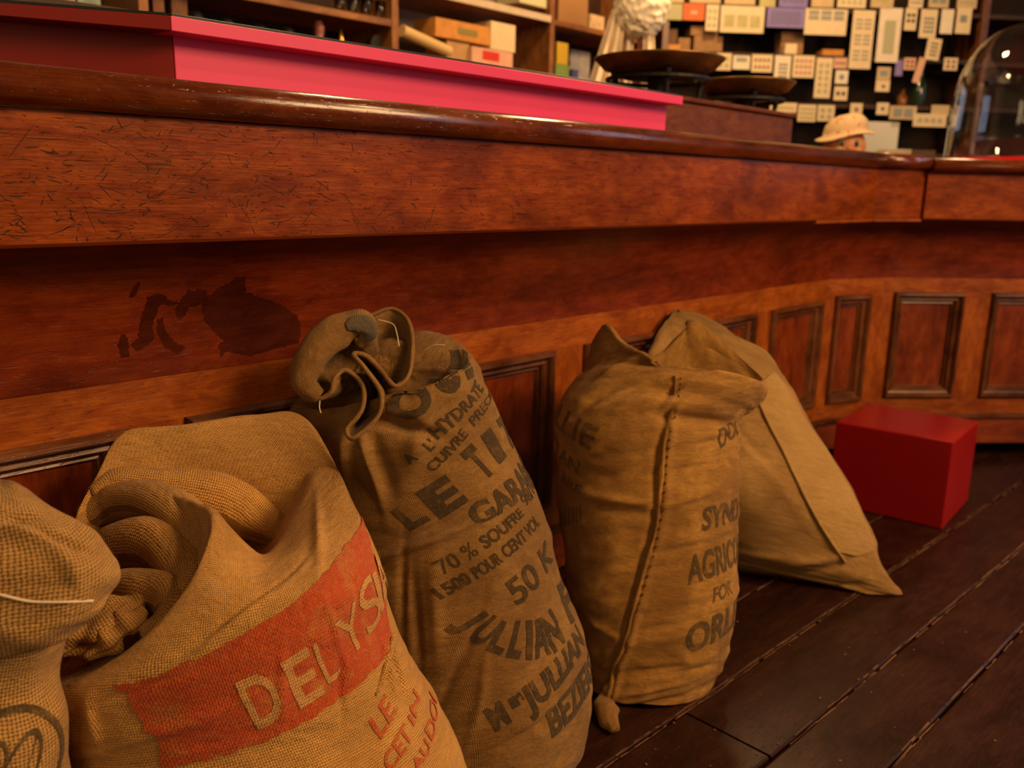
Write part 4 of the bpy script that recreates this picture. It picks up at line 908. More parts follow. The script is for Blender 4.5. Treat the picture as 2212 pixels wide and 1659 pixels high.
# ------------------------------------------------------------------ counter scale with two brass pans
M_BRASS = plain('tarnished_brass', (0.20, 0.105, 0.030), 0.42, 0.5, 0.75, var=0.4, vscale=22)
M_IRON = plain('black_iron', (0.012, 0.009, 0.007), 0.5, 0.4, 0.2)
sc = empty('weighing_scale', (2.1, 1.42, 0.984), 0, 'old shop scale with two brass pans on a long wooden base', 'scale')
bm = bmesh.new(); b_box(bm, (0, 0, 0), (0.77, 0.32, 0.095), 0, 0.004); o = link('wooden_base', uvbox(bm_mesh('wooden_base', bm), 0), M_SCALEW); o.location = (2.15, 1.41, 1.0325); put(o, sc)
bm = bmesh.new(); b_box(bm, (0, 0, 0), (0.785, 0.34, 0.012), 0, 0.004); o = link('base_top', uvbox(bm_mesh('base_top', bm), 0), M_SCALEW); o.location = (2.15, 1.41, 1.0868); put(o, sc)
def pan(x, z, r):
    bm = bmesh.new()
    b_lathe(bm, [(0.0, 0.0), (r*0.6, 0.001), (r*0.86, 0.012), (r*0.97, 0.032), (r, 0.036), (r*1.01, 0.040), (r*0.99, 0.041), (r*0.955, 0.034), (r*0.84, 0.016), (r*0.6, 0.005), (0, 0.004)], (0, 0, 0), 56)
    o = link('pan', bm_mesh('pan', bm), M_BRASS, None, True); o.location = (x, 1.42, z); put(o, sc)
    bm = bmesh.new(); b_cyl(bm, (0, 0, -0.010), (0, 0, 0.001), r*0.55, r*0.62, 30); b_cyl(bm, (0, 0, 1.093-z), (0, 0, -0.005), 0.012, 0.03, 16)
    for k in range(40):
        a, b2 = 2*math.pi*k/40, 2*math.pi*(k+1)/40; b_cyl(bm, (r*0.80*math.cos(a), r*0.80*math.sin(a), -0.014), (r*0.80*math.cos(b2), r*0.80*math.sin(b2), -0.014), 0.006, 0.006, 6)
    for k in range(4):
        a = math.pi/4+k*math.pi/2
        b_cyl(bm, (r*0.62*math.cos(a), r*0.62*math.sin(a), 1.0935-z), (r*0.70*math.cos(a), r*0.70*math.sin(a), 0.006), 0.006, 0.010, 10)
        b_box(bm, (r*0.35*math.cos(a), r*0.35*math.sin(a), -0.008), (r*0.75, 0.014, 0.010), a)
    o = link('pan_support', bm_mesh('pan_support', bm), M_IRON); o.location = (x, 1.42, z); put(o, sc)
P = onY(1424, 140, 1.42); pan(P[0], 1.168, 0.172)
P2 = onY(1609, 180, 1.42); pan(P2[0], 1.152, 0.150)
bm = bmesh.new(); b_lathe(bm, [(0, 0), (0.062, 0), (0.064, 0.01), (0.055, 0.022), (0.02, 0.026), (0, 0.026)], (0, 0, 0), 30)
o = link('dark_lid', bm_mesh('dark_lid', bm), M_IRON, None, True); o.location = (P[0]-0.02, 1.43, 1.1738); tag(o, 'flat dark disc lying in the nearer brass scale pan', 'disc')
bm = bmesh.new(); b_box(bm, (0, 0, 0.013), (0.075, 0.04, 0.026), 0, 0.002)
o = link('small_box', bm_mesh('small_box', bm), plain('grey_blue_card', (0.22, 0.21, 0.22), 0.8, 0.2)); o.location = (P2[0]+0.03, 1.44, 1.1578); tag(o, 'small grey box lying in the farther brass scale pan', 'box')

# ------------------------------------------------------------------ glass dome on a red mat
gl = empty('glass_dome', (0, 0, 0), 0, 'tall clear glass dome on a red mat at the right edge of the counter', 'glass dome')
cp = atD(2200, 330, 3.2); TZ = 0.9757
def glassmat():
    t = NT('clear_old_glass'); b = t.b; b.inputs['Base Color'].default_value = (0.93, 0.95, 0.93, 1); b.inputs['Roughness'].default_value = 0.02
    b.inputs['Transmission Weight'].default_value = 1.0; b.inputs['IOR'].default_value = 1.45; return t.m
gl.location = (cp[0], cp[1], TZ)
bm = bmesh.new(); R_, H_ = 0.247, 0.475; pr = [(R_+0.004, 0.006), (R_, 0.012), (R_*0.985, 0.12), (R_*0.955, 0.21)]
for f in np.linspace(0.1, math.pi/2, 14): pr.append((R_*0.955*math.cos(f)**0.9 if f < 1.57 else 0.0, 0.21+(H_-0.21)*math.sin(f)))
inn = [(max(0, r-0.004), z-0.002) for r, z in pr[::-1]]; inn[0] = (0, pr[-1][1]-0.004); pr[-1] = (0, pr[-1][1])
b_lathe(bm, pr+inn+[pr[0]], (0, 0, 0), 72); bmesh.ops.remove_doubles(bm, verts=bm.verts, dist=1e-6)
o = link('glass', bm_mesh('glass', bm), glassmat(), gl, True)
bm = bmesh.new(); b_lathe(bm, [(0, 0), (R_+0.010, 0), (R_+0.014, 0.003), (R_+0.014, 0.021), (R_+0.010, 0.024), (0, 0.024)], (0, 0, 0), 60)
o = link('red_mat', bm_mesh('red_mat', bm), plain('red_felt', (0.50, 0.012, 0.014), 0.9, 0.1)); o.location = (cp[0], cp[1], TZ+0.0003); tag(o, 'round red felt mat under the glass dome', 'mat')
o['label'] = 'round red felt-covered stand beneath the big glass cover'
gl.location.z = TZ+0.0192

# ------------------------------------------------------------------ doll head with sun hat
dl = empty('doll_head', (0, 0, 0), 0, 'doll head with painted eyes and a pale speckled sun hat behind the counter corner', 'doll')
dp = atD(1824, 318, 3.2); dl.location = (dp[0], dp[1], 0.984); yaw = math.atan2(-dp[1], -dp[0])+0.25; dl.rotation_euler = (0, 0, yaw)
M_SKIN = plain('doll_skin', (0.60, 0.24, 0.085), 0.45, 0.4, var=0.06, vscale=20)
M_HAT = NT('speckled_hat_cloth'); tcx = M_HAT.n('TexCoord').outputs['Object']
M_HAT.L(M_HAT.mix(M_HAT.ramp(M_HAT.noise(tcx, 60, 2), [(0.60, 0.0), (0.66, 1.0)]), (0.58, 0.40, 0.22), (0.40, 0.11, 0.05)), M_HAT.b.inputs['Base Color']); M_HAT.b.inputs['Roughness'].default_value = 0.9; M_HAT = M_HAT.m
bm = bmesh.new(); b_sphere(bm, (0, 0, 0.052), 0.072, (0.95, 1.0, 0.95), 32, 22)
b_sphere(bm, (0.054, 0.030, 0.032), 0.020, (0.6, 1, 1), 14, 10); b_sphere(bm, (0.054, -0.030, 0.032), 0.020, (0.6, 1, 1), 14, 10); b_sphere(bm, (0.069, 0, 0.040), 0.008, (1, 1, 0.9), 12, 8)
b_sphere(bm, (0, 0.070, 0.050), 0.012, (0.8, 0.5, 1.3), 10, 8); b_sphere(bm, (0, -0.070, 0.050), 0.012, (0.8, 0.5, 1.3), 10, 8); b_lathe(bm, [(0.03, 0.0), (0.032, 0.01), (0.03, 0.02)], (0, 0, 0), 16)
for v in bm.verts: v.co.z = max(v.co.z, 0.0)
link('head', bm_mesh('head', bm), M_SKIN, dl, True)
M_EYE = plain('dark_eye', (0.02, 0.018, 0.02), 0.15, 0.6); M_EYEW = plain('eye_white', (0.45, 0.38, 0.32), 0.3, 0.5)
for s_ in (-1, 1):
    bm = bmesh.new(); b_sphere(bm, (0.0610, s_*0.026, 0.056), 0.0130, (0.5, 1, 1.15), 14, 10); ey = link('eye', bm_mesh('eye', bm), M_EYEW, dl, True)
    bm = bmesh.new(); b_sphere(bm, (0.0655, s_*0.025, 0.056), 0.0090, (0.5, 1, 1.15), 12, 8); link('pupil', bm_mesh('pupil', bm), M_EYE, ey, True)
bm = bmesh.new(); b_box(bm, (0.0665, 0, 0.018), (0.004, 0.018, 0.003)); link('mouth', bm_mesh('mouth', bm), plain('doll_lips', (0.35, 0.05, 0.03), 0.5), dl)
bm = bmesh.new()
b_lathe(bm, [(0.104, 0.082), (0.092, 0.089), (0.078, 0.096), (0.077, 0.108), (0.071, 0.132), (0.054, 0.151), (0.028, 0.161), (0, 0.163), (0, 0.160), (0.027, 0.158), (0.052, 0.148), (0.068, 0.130), (0.074, 0.108), (0.075, 0.093), (0.091, 0.086), (0.103, 0.079)], (-0.006, 0, 0), 48)
for v in bm.verts:
    a = math.atan2(v.co.y, v.co.x); r = math.hypot(v.co.x, v.co.y)
    if r > 0.08: v.co.z += 0.010*math.sin(3*a+1)*(r-0.08)/0.04 + 0.0
for v in bm.verts: v.co.z += 0.16*v.co.y
link('sun_hat', bm_mesh('sun_hat', bm), M_HAT, dl, True)

# ------------------------------------------------------------------ wooden shelves behind the counter
YS, YB = 2.48, 2.74
su = empty('shelf_unit', (1.9, 2.6, 0), 0, 'tall open wooden shelving behind the pink display', 'shelving')
def X_at(u, y=YS, v=40): return float(onY(u, v, y)[0])
def Z_at(u, v, y=YS): return float(onY(u, v, y)[2])
def ub(name, x0, x1, y0, y1, z0, z1, mat, parent, along=0, bevel=0.002):
    return box_obj(name, ((x0+x1)/2, (y0+y1)/2, (z0+z1)/2), (x1-x0, y1-y0, z1-z0), mat, parent, 0, bevel, along)
ups = [X_at(312), X_at(854), X_at(1194), X_at(1398)]
for x in ups: ub('upright', x-0.014, x+0.014, YS, YB, 0, 2.4, M_SHELF, su, 2)
zb1, zb2, zb3 = Z_at(845, 42), Z_at(1186, 36), Z_at(1290, 62)
M_CREAM = plain('cream_painted_edge', (0.52, 0.40, 0.28), 0.7, 0.3, var=0.08)
for (xa, xb, zt) in ((ups[0], ups[1], zb1), (ups[1], ups[2], zb2), (ups[2], ups[3], zb3)):
    ub('shelf_board', xa+0.0145, xb-0.0145, YS+0.002, YB, zt-0.022, zt, M_SHELF, su)
    ub('shelf_board', xa+0.0145, xb-0.0145, YS+0.002, YB, 0.50, 0.522, M_SHELF, su)
    ub('shelf_board', xa+0.0145, xb-0.0145, YS+0.002, YB, zt+0.40, zt+0.422, M_SHELF, su)
zl = [1.135, Z_at(1100, 140)-0.012, Z_at(1220, 168)-0.012]
for (xa, xb), z in zip(((ups[0], ups[1]), (ups[1], ups[2]), (ups[2], ups[3])), zl): ub('shelf_board', xa+0.0145, xb-0.0145, YS+0.002, YB, z-0.022, z, M_SHELF, su)
ub('edge_strip', ups[1]+0.0145, ups[2]-0.0145, YS-0.006, YS+0.0015, zb2-0.022, zb2+0.004, M_CREAM, su)
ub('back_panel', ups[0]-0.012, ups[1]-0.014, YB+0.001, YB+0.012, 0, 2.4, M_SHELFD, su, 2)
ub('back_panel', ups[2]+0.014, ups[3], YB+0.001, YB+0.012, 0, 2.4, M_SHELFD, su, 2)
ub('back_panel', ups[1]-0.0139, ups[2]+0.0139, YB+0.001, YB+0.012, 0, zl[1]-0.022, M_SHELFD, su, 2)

def bgbox(name, label, cat, u0, v0, u1, v1, mat, y=YS+0.03, dep=0.12, rz=0.0, tilt=0.0, zbase=None, group=None, bevel=0.0015):
    a, b_ = onY(u0, v1, y), onY(u1, v0, y)
    z1 = (onY((u0+u1)/2, v0, y)[2]); z0 = zbase if zbase is not None else onY((u0+u1)/2, v1, y)[2]
    wd, ht = abs(b_[0]-a[0]), z1-z0
    bm = bmesh.new(); b_box(bm, (0, 0, 0), (wd, dep, ht), 0, bevel); o = link(name, bm_mesh(name, bm), mat)
    o.location = ((a[0]+b_[0])/2, y+dep/2, (z0+z1)/2); o.rotation_euler = (0, tilt, rz)
    return tag(o, label, cat, group)
zB = zl[1]+0.0005
M_CARTON = plain('tan_carton', (0.42, 0.24, 0.10), 0.8, 0.2, var=0.1)
M_ORANGE = plain('orange_carton', (0.52, 0.22, 0.045), 0.7, 0.3, var=0.15)
M_WHITEC = plain('cream_carton', (0.66, 0.50, 0.30), 0.8, 0.2, var=0.05)
M_REDW = plain('red_label', (0.55, 0.03, 0.02), 0.6, 0.3); M_PINKW = plain('pinkish_carton', (0.62, 0.33, 0.22), 0.7, 0.3, var=0.1)
cart = bgbox('carton', 'small tan carton under the orange box on the shelf', 'box', 966, 90, 1014, 130, M_CARTON, zbase=zB)
topz = cart.location.z + cart.dimensions.z/2
lz = onY(1000, 90, YS+0.03)[2]
ob = bgbox('long_box', 'long orange box with faded print lying across the shelf cartons', 'box', 941, 48, 1060, 92, M_ORANGE, y=YS+0.02, zbase=lz+0.0008)
bm = bmesh.new(); b_box(bm, (0, 0, 0), (0.10, 0.001, 0.022)); o = link('faded_print', bm_mesh('faded_print', bm), plain('green_print', (0.22, 0.17, 0.04), 0.8)); o.location = (0.02, -0.0605, 0.0); o.parent = ob
wb = bgbox('white_carton', 'square cream carton standing at the right of the orange box', 'box', 1060, 50, 1114, 110, M_WHITEC, y=YS+0.015, dep=0.10)
rbz = onY(1085, 111, YS+0.015)[2]-0.0008
rb = bgbox('flat_carton', 'pale carton with a red label under the cream carton', 'box', 1019, 112, 1108, 140, M_PINKW, y=YS+0.01, dep=0.13, zbase=zB)
rb.scale.z *= (rbz-zB)/max(1e-4, rb.dimensions.z) if rb.dimensions.z > 0 else 1; rb.location.z = (rbz+zB)/2
bm = bmesh.new(); b_box(bm, (0, 0, 0), (0.09, 0.001, 0.028)); o = link('red_label', bm_mesh('red_label', bm), M_REDW); o.location = (-0.01, -0.0655, 0.004); o.parent = rb
bm = bmesh.new(); pa, pb = onY(868, 66, YS+0.04), onY(970, 112, YS+0.04); b_cyl(bm, pa, pb, 0.020, 0.020, 20); b_cyl(bm, pa+(pa-pb)*0.004, pa+(pb-pa)*0.02, 0.0215, 0.0215, 20)
o = link('paper_roll', bm_mesh('paper_roll', bm), plain('yellowed_paper', (0.58, 0.40, 0.17), 0.8, 0.2)); tag(o, 'yellowed paper roll leaning against the shelf cartons', 'roll')
bgbox('pale_box', 'pale green box at the top of the middle shelf bay', 'box', 1122, -40, 1182, 12, plain('pale_green_card', (0.50, 0.47, 0.27), 0.8), y=YS+0.02, zbase=None)
bgbox('wooden_crate', 'plain wooden crate on the shelf left of the white pompom', 'crate', 1206, -30, 1272, 44, wood('crate_wood', (0.38, 0.19, 0.06), (0.15, 0.06, 0.02), (0.46, 0.25, 0.09), 0.6, 0, 0.8, 0.2, 0.3), y=YS+0.02, dep=0.16, zbase=zb3+0.0008)
bgbox('patterned_packet', 'small cream packet beside the wooden crate', 'packet', 1274, 33, 1306, 60, plain('cream_packet', (0.55, 0.36, 0.18), 0.8, var=0.3, vscale=60), y=YS+0.015, dep=0.05, zbase=zb3+0.0008)
zC = zl[2]+0.0005
gp = bgbox('green_packet', 'green packet below the yellow one on the shelf', 'packet', 1200, 140, 1230, 168, plain('green_card', (0.20, 0.30, 0.06), 0.7), zbase=zC, dep=0.08)
bgbox('yellow_packet', 'yellow packet on top of the green one', 'packet', 1203, 92, 1228, 139, plain('yellow_card', (0.62, 0.38, 0.02), 0.7), dep=0.07, zbase=float(onY(1215, 140, YS+0.03)[2])+0.0008)
bgbox('blue_packet', 'small blue and white packet on the lower shelf', 'packet', 1236, 150, 1250, 170, plain('blue_card', (0.07, 0.06, 0.22), 0.7), dep=0.05, zbase=zC)
bgbox('paper_stack', 'stack of grey papers on the lower shelf beside the green packet', 'papers', 1231, 110, 1275, 150, plain('grey_paper', (0.30, 0.27, 0.25), 0.9, var=0.2, vscale=40), y=YS+0.09, dep=0.12, zbase=zC)
# row of dark flat irons, left bay, and neighbours
z1_ = zl[0]+0.0005
for k, (u, v, lab) in enumerate(((425, 22, 'leftmost dark iron pot with grey handle on the shelf above the pink stand'), (490, 38, 'second dark iron pot from the left on the shelf'), (560, 52, 'third dark iron pot from the left on the shelf'), (622, 58, 'rightmost dark iron pot in the shelf row'))):
    x = X_at(u, 2.55); zt = Z_at(u, v, 2.55)
    pt = empty('iron_pot', (x, 2.56, z1_), 0, lab, 'pot', 'dark iron pots on the shelf')
    bm = bmesh.new(); hh = zt-z1_; b_lathe(bm, [(0, 0), (0.026, 0), (0.029, 0.01), (0.030, hh*0.65), (0.026, hh*0.9), (0.023, hh*0.92), (0.023, hh*0.96), (0.012, hh), (0, hh)], (0, 0, 0), 28)
    link('body', bm_mesh('body', bm), M_IRON, pt, True)
    bm = bmesh.new(); prev = None
    for j in range(9):
        a = math.pi*(j/8-0.5); q = (0.026+0.010*math.cos(a), -0.012, hh*0.66+0.036*math.sin(a))
        if prev: b_cyl(bm, prev, q, 0.005, 0.005, 8)
        prev = q
    link('handle', bm_mesh('handle', bm), plain('grey_enamel', (0.16, 0.13, 0.11), 0.5), pt)
bm = bmesh.new(); x = X_at(692, 2.52); zt = Z_at(692, 45, 2.52); hh = zt-z1_
b_lathe(bm, [(0, 0), (0.022, 0), (0.022, hh*0.75), (0.012, hh*0.78), (0.017, hh*0.86), (0.018, hh*0.93), (0.010, hh), (0, hh)], (0, 0, 0), 24)
o = link('stoppered_jar', bm_mesh('stoppered_jar', bm), plain('dusky_pink', (0.22, 0.06, 0.045), 0.5), None, True); o.location = (x, 2.53, z1_); tag(o, 'small jar with a dusky pink knob right of the iron pots', 'jar')
bm = bmesh.new(); x = X_at(736, 2.52); zt = Z_at(736, 62, 2.52); hh = zt-z1_
b_lathe(bm, [(0, 0), (0.02, 0), (0.02, 0.01), (0.014, 0.02), (0.014, hh*0.8), (0.008, hh*0.86), (0.002, hh), (0, hh)], (0, 0, 0), 20)
o = link('brass_candle', bm_mesh('brass_candle', bm), plain('polished_brass', (0.55, 0.28, 0.05), 0.25, 0.5, 0.9), None, True); o.location = (x, 2.52, z1_); tag(o, 'small shiny brass candlestick on the shelf', 'candlestick')
dc = empty('round_clock', (X_at(815, 2.55), 2.55, Z_at(815, 98, 2.55)), 0, 'small round dark dial with brass rim standing on the shelf', 'clock')
bm = bmesh.new(); b_cyl(bm, (0, 0.03, 0), (0, -0.004, 0), 0.030, 0.030, 36); link('dial', bm_mesh('dial', bm), plain('dark_dial', (0.04, 0.045, 0.035), 0.3), dc)
bm = bmesh.new(); n = 36
for k in range(n):
    a, b2 = 2*math.pi*k/n, 2*math.pi*(k+1)/n; b_cyl(bm, (0.031*math.cos(a), -0.004, 0.031*math.sin(a)), (0.031*math.cos(b2), -0.004, 0.031*math.sin(b2)), 0.003, 0.003, 6)
link('rim', bm_mesh('rim', bm), M_BRASS, dc)
bm = bmesh.new(); b_box(bm, (0, 0.015, (z1_-dc.location.z-0.030)/2), (0.02, 0.02, max(0.01, abs(dc.location.z-0.030-z1_)))); link('foot', bm_mesh('foot', bm), M_IRON, dc)
# glasses on the upper board
GLASS = glassmat()
for k in range(7):
    x = X_at(728+k*14, 2.53); bm = bmesh.new(); h_ = 0.055+0.012*((k*5) % 3)
    b_lathe(bm, [(0, 0), (0.016, 0), (0.019, h_), (0.0175, h_), (0.0145, 0.005), (0, 0.005)], (0, 0, 0), 20)
    o = link('drinking_glass', bm_mesh('drinking_glass', bm), GLASS, None, True); o.location = (x, 2.505 + 0.045*(k % 2), zb1+0.0006)
    tag(o, '%s small clear drinking glass from the left on the upper shelf' % ('first second third fourth fifth sixth last'.split()[k]), 'glass', 'glasses on the upper shelf')
# wooden slats and books at the far left
for u0, u1, v0, lab, m in ((372, 402, -40, 'wide reddish wooden board standing at the left end of the shelves', M_SHELF), (332, 352, -40, 'narrow orange wooden slat standing at the left end of the shelves', M_SHELF)):
    o = bgbox('wooden_board', lab, 'board', u0, v0, u1, 34, m, y=2.56, dep=0.02, zbase=z1_); uvbox(o.data, 2)
bgbox('coloured_box', 'teal and cream patterned tin at the far left behind the display', 'tin', 168, -30, 215, 14, plain('teal_tin', (0.16, 0.22, 0.18), 0.5, var=0.6, vscale=50), y=2.2, dep=0.1)
bgbox('pale_sheet', 'pale paper sheet behind the display at the top left', 'paper', 20, -30, 160, 8, plain('pale_paper', (0.42, 0.33, 0.22), 0.8), y=2.2, dep=0.01)
sb = empty('side_table', (1.0, 2.2, 0), 0, 'low back table behind the counter at the far left', 'table')
tz = min(onY(190, 14, 2.2)[2], onY(90, 8, 2.2)[2])
for o in list(COL.objects):
    if o.name.startswith(('coloured_box', 'pale_sheet')): pass
ub('table_top', 0.55, 1.45, 2.1, 2.45, tz-0.04, tz-0.001, M_SHELFD, sb)
for x, y in ((0.6, 2.14), (1.4, 2.14), (0.6, 2.41), (1.4, 2.41)): ub('leg', x-0.02, x+0.02, y-0.02, y+0.02, 0, tz-0.04, M_SHELFD, sb, 2)

# ------------------------------------------------------------------ white pompom on a red pole with hanging white cloth
pp = empty('feather_mop', (0, 0, 0), 0, 'white fluffy pompom on a dark red pole with white cloth hanging beneath, behind the scale', 'mop')
pc = atD(1385, 18, 3.35); pp.location = (pc[0], pc[1], 0)
M_FLUFF = plain('white_fluff', (0.82, 0.72, 0.56), 0.95, 0.1, var=0.12, vscale=30); M_VEIL = plain('white_voile', (0.78, 0.64, 0.46), 0.9, 0.1, var=0.06, vscale=20)
M_VEIL.node_tree.nodes['Principled BSDF'].inputs['Subsurface Weight'].default_value = 0.0
bm = bmesh.new(); bmesh.ops.create_icosphere(bm, subdivisions=5, radius=0.105)
rngp = random.Random(4); ks = [(Vector((rngp.gauss(0, 1), rngp.gauss(0, 1), rngp.gauss(0, 1))).normalized(), rngp.uniform(12, 34), rngp.uniform(0, 6)) for _ in range(26)]
for v in bm.verts:
    n = v.co.normalized(); d = sum(math.sin(k.dot(n)*f+p) for k, f, p in ks)/26; v.co = n*(0.100+0.035*d); v.co.z = v.co.z*1.1 + pc[2]
link('pompom', bm_mesh('pompom', bm), M_FLUFF, pp, True)
bm = bmesh.new(); b_cyl(bm, (0, 0, 0.02), (0, 0, pc[2]-0.03), 0.009, 0.009, 16); link('pole', bm_mesh('pole', bm), plain('dark_red_pole', (0.16, 0.025, 0.02), 0.4), pp)
bm = bmesh.new(); b_lathe(bm, [(0, 0), (0.14, 0), (0.14, 0.012), (0.03, 0.03), (0, 0.03)], (0, 0, 0), 32); link('pole_foot', bm_mesh('pole_foot', bm), M_IRON, pp)
def drape(name, topL, topR, botL, botR, nf, dep=0.02, base=3.35):
    tl, tr_, bl, br = (atD(*p, base) for p in (topL, topR, botL, botR)); V = []; F = []; n, m = 40, 24
    for i in range(m+1):
        f = i/m; a = tl*(1-f)+bl*f; b_ = tr_*(1-f)+br*f
        for j in range(n+1):
            g_ = j/n; V.append(a*(1-g_)+b_*g_ + FWD*dep*(0.4+f)*math.sin(g_*nf*math.pi+f))
    F = [(i*(n+1)+j, i*(n+1)+j+1, (i+1)*(n+1)+j+1, (i+1)*(n+1)+j) for i in range(m) for j in range(n)]
    o = link(name, pydata(name, V, F), M_VEIL, None, True); put(o, pp); md = o.modifiers.new('cloth', 'SOLIDIFY'); md.thickness = 0.003
drape('hanging_cloth', (1322, 20), (1352, 20), (1255, 230), (1330, 230), 5); drape('hanging_cloth', (1352, 30), (1372, 40), (1336, 215), (1362, 215), 3, 0.015, 3.40); drape('hanging_cloth', (1392, 40), (1412, 40), (1384, 215), (1418, 215), 3, 0.015)
# ------------------------------------------------------------------ wall of button cards
cw = empty('card_shelving', (*wall_p, 0), A2, 'dark shelving whose shelf edges carry the button cards', 'shelving')
def wp(u, v, r=WR):
    return onV(u, v, PL[2]+NRM[2]*r, A2)
def wbox(name, u0, u1, z0, z1, r0, r1, mat, parent, along=0):
    p0_, p1_ = wp(u0, 150, r0), wp(u1, 150, r0); L_ = np.linalg.norm(p1_[:2]-p0_[:2]); c = (p0_+p1_)/2; c[:2] += NRM[2]*(r1-r0)/2
    return box_obj(name, (c[0], c[1], (z0+z1)/2), (L_, r1-r0, z1-z0), mat, parent, A2, 0.002, along)
zs = [float(wp(1750, v)[2]) for v in (16, 118, 222, 326)]
for z in zs + [zs[0]+0.26, 0.5]: wbox('shelf_board', 1433, 2600, z-0.02, z, WR, WR+0.24, M_SHELFD, cw)
for u in (1434, 2116, 2560): wbox('upright', u-7, u+7, 0, 2.3, WR-0.004, WR+0.2405, M_MOULD, cw, 2)
CREAM = plain('cream_card', (0.66, 0.52, 0.33), 0.8, 0.2, var=0.06, vscale=25); TAN = plain('tan_card', (0.52, 0.38, 0.21), 0.8, 0.2, var=0.08, vscale=25); PALE = plain('pale_card', (0.70, 0.60, 0.47), 0.8, 0.2, var=0.05, vscale=25)
PURP = plain('violet_card', (0.22, 0.17, 0.42), 0.8, 0.2, var=0.1, vscale=25); GREENC = plain('sage_card', (0.42, 0.37, 0.18), 0.8, 0.2, var=0.1); ORC = plain('vermilion_card', (0.66, 0.14, 0.05), 0.8, 0.2, var=0.08); PINKC = plain('rosy_card', (0.62, 0.36, 0.25), 0.8, 0.2, var=0.06)
GREY = plain('grey_buttons', (0.20, 0.21, 0.18), 0.4); DARK = plain('dark_buttons', (0.03, 0.025, 0.025), 0.4); SAGE = plain('sage_buttons', (0.36, 0.34, 0.20), 0.5); TEAL = plain('teal_buttons', (0.09, 0.14, 0.15), 0.4); BROWN = plain('brown_buttons', (0.22, 0.10, 0.05), 0.4); ROSE = plain('rose_buttons', (0.42, 0.16, 0.13), 0.4); PBL = plain('blue_stripes', (0.14, 0.11, 0.26), 0.6)
def card(u0, v0, u1, v1, mat, label, grid=None, bmat=None, tilt=0.0, shape='disc', area_=(0.1, 0.1, 0.9, 0.9), r=None, k=[0]):
    r = WR-0.010-0.0035*(k[0] % 3) if r is None else r; k[0] += 1
    a, b_ = wp(u0, v1, r), wp(u1, v0, r); wd = np.linalg.norm(b_[:2]-a[:2]); z1 = (wp((u0+u1)/2, v0, r))[2]; z0 = wp((u0+u1)/2, v1, r)[2]; ht = z1-z0
    c = (a+b_)/2
    bm = bmesh.new(); b_box(bm, (0, 0, 0), (wd, 0.002, ht), 0, 0.0004); o = link('button_card', bm_mesh('button_card', bm), mat)
    o.location = (c[0], c[1], (z0+z1)/2); o.rotation_euler = Matrix.Rotation(A2, 3, 'Z').to_4x4().__matmul__(Matrix.Rotation(tilt, 4, 'Y')).to_euler()
    tag(o, label, 'card', 'button cards hung on the dark shelving')
    if grid:
        nx, ny = grid; bm = bmesh.new(); x0, y0, x1, y1 = area_
        for i in range(nx):
            for j in range(ny):
                x = wd*(x0+(x1-x0)*(i+0.5)/nx-0.5); z = ht*(y0+(y1-y0)*(j+0.5)/ny-0.5); cx, cz = wd*(x1-x0)/nx, ht*(y1-y0)/ny
                if shape == 'disc': b_cyl(bm, (x, -0.0008, z), (x, -0.004, z), min(cx, cz)*0.38, min(cx, cz)*0.34, 10)
                elif shape == 'dots':
                    for p in range(3):
                        for q in range(3): b_cyl(bm, (x+cx*0.26*(p-1), -0.0008, z+cz*0.26*(q-1)), (x+cx*0.26*(p-1), -0.004, z+cz*0.26*(q-1)), min(cx, cz)*0.12, min(cx, cz)*0.10, 8)
                else: b_box(bm, (x, -0.0014, z), (cx*0.8, 0.0012, cz*0.8))
        b = link('buttons', bm_mesh('buttons', bm), bmat, o); b['kind'] = 'stuff'
    return o
C = card
# cut off by the top of the frame
C(1640, -60, 1680, 15, GREENC, 'sage card cut by the top edge, left of the violet ones', None); C(1682, -60, 1750, 16, PURP, 'violet card cut by the top edge of the picture', (4, 3), PBL, shape='bar')
C(1752, -50, 1806, 16, TAN, 'blank tan card at the top edge beside the violet card', None); C(1808, -50, 1876, 17, CREAM, 'cream card at the top edge above the six-block card', (4, 5), SAGE); C(1880, -50, 1936, 17, TAN, 'tan card at the top edge above the tallest pale card', (1, 1), GREENC, shape='bar')
C(1962, -50, 2000, 17, CREAM, 'narrow cream card with grey dots at the top edge', (4, 6), GREY); C(2005, -50, 2056, 17, TAN, 'tan card with blue-grey block at the top edge', (2, 2), GREY, shape='bar'); C(2066, -50, 2117, 18, TAN, 'rightmost tan card at the top edge, beside the upright', (3, 4), SAGE)
C(1440, -50, 1480, 6, TAN, 'brown card at the top edge above the sage card'); C(1490, -50, 1560, 7, TAN, 'wide brown card at the top edge above the vermilion card'); C(1565, -50, 1635, 10, TAN, 'brown card at the top edge above the three-panel card')
# upper row
C(1437, 8, 1475, 43, GREENC, 'sage green card left of the vermilion card', (3, 3), SAGE, shape='bar'); C(1475, 8, 1523, 44, ORC, 'bright vermilion card in the upper row', (1, 1), PINKC, area_=(.3, .35, .7, .6), shape='bar')
C(1523, 10, 1554, 67, CREAM, 'narrow cream card right of the vermilion card', (2, 3), SAGE); C(1554, 13, 1653, 71, CREAM, 'wide cream card with three grey-green panels', (3, 1), GREENC, area_=(.06, .15, .94, .72), shape='bar')
C(1655, 17, 1740, 60, PURP, 'violet striped card in the upper row', (8, 1), PBL, shape='bar'); C(1736, 19, 1832, 76, CREAM, 'wide cream card with grey blocks and small brown buttons', (3, 2), GREY, area_=(.05, .55, .95, .95), shape='bar')
C(1832, 22, 1892, 149, CREAM, 'tall cream card with six blocks of grey dots', (2, 3), GREY, shape='dots'); C(1890, 17, 1951, 135, PALE, 'tallest pale card with one grey-green printed block', (1, 1), SAGE, area_=(.2, .08, .82, .85), shape='bar')
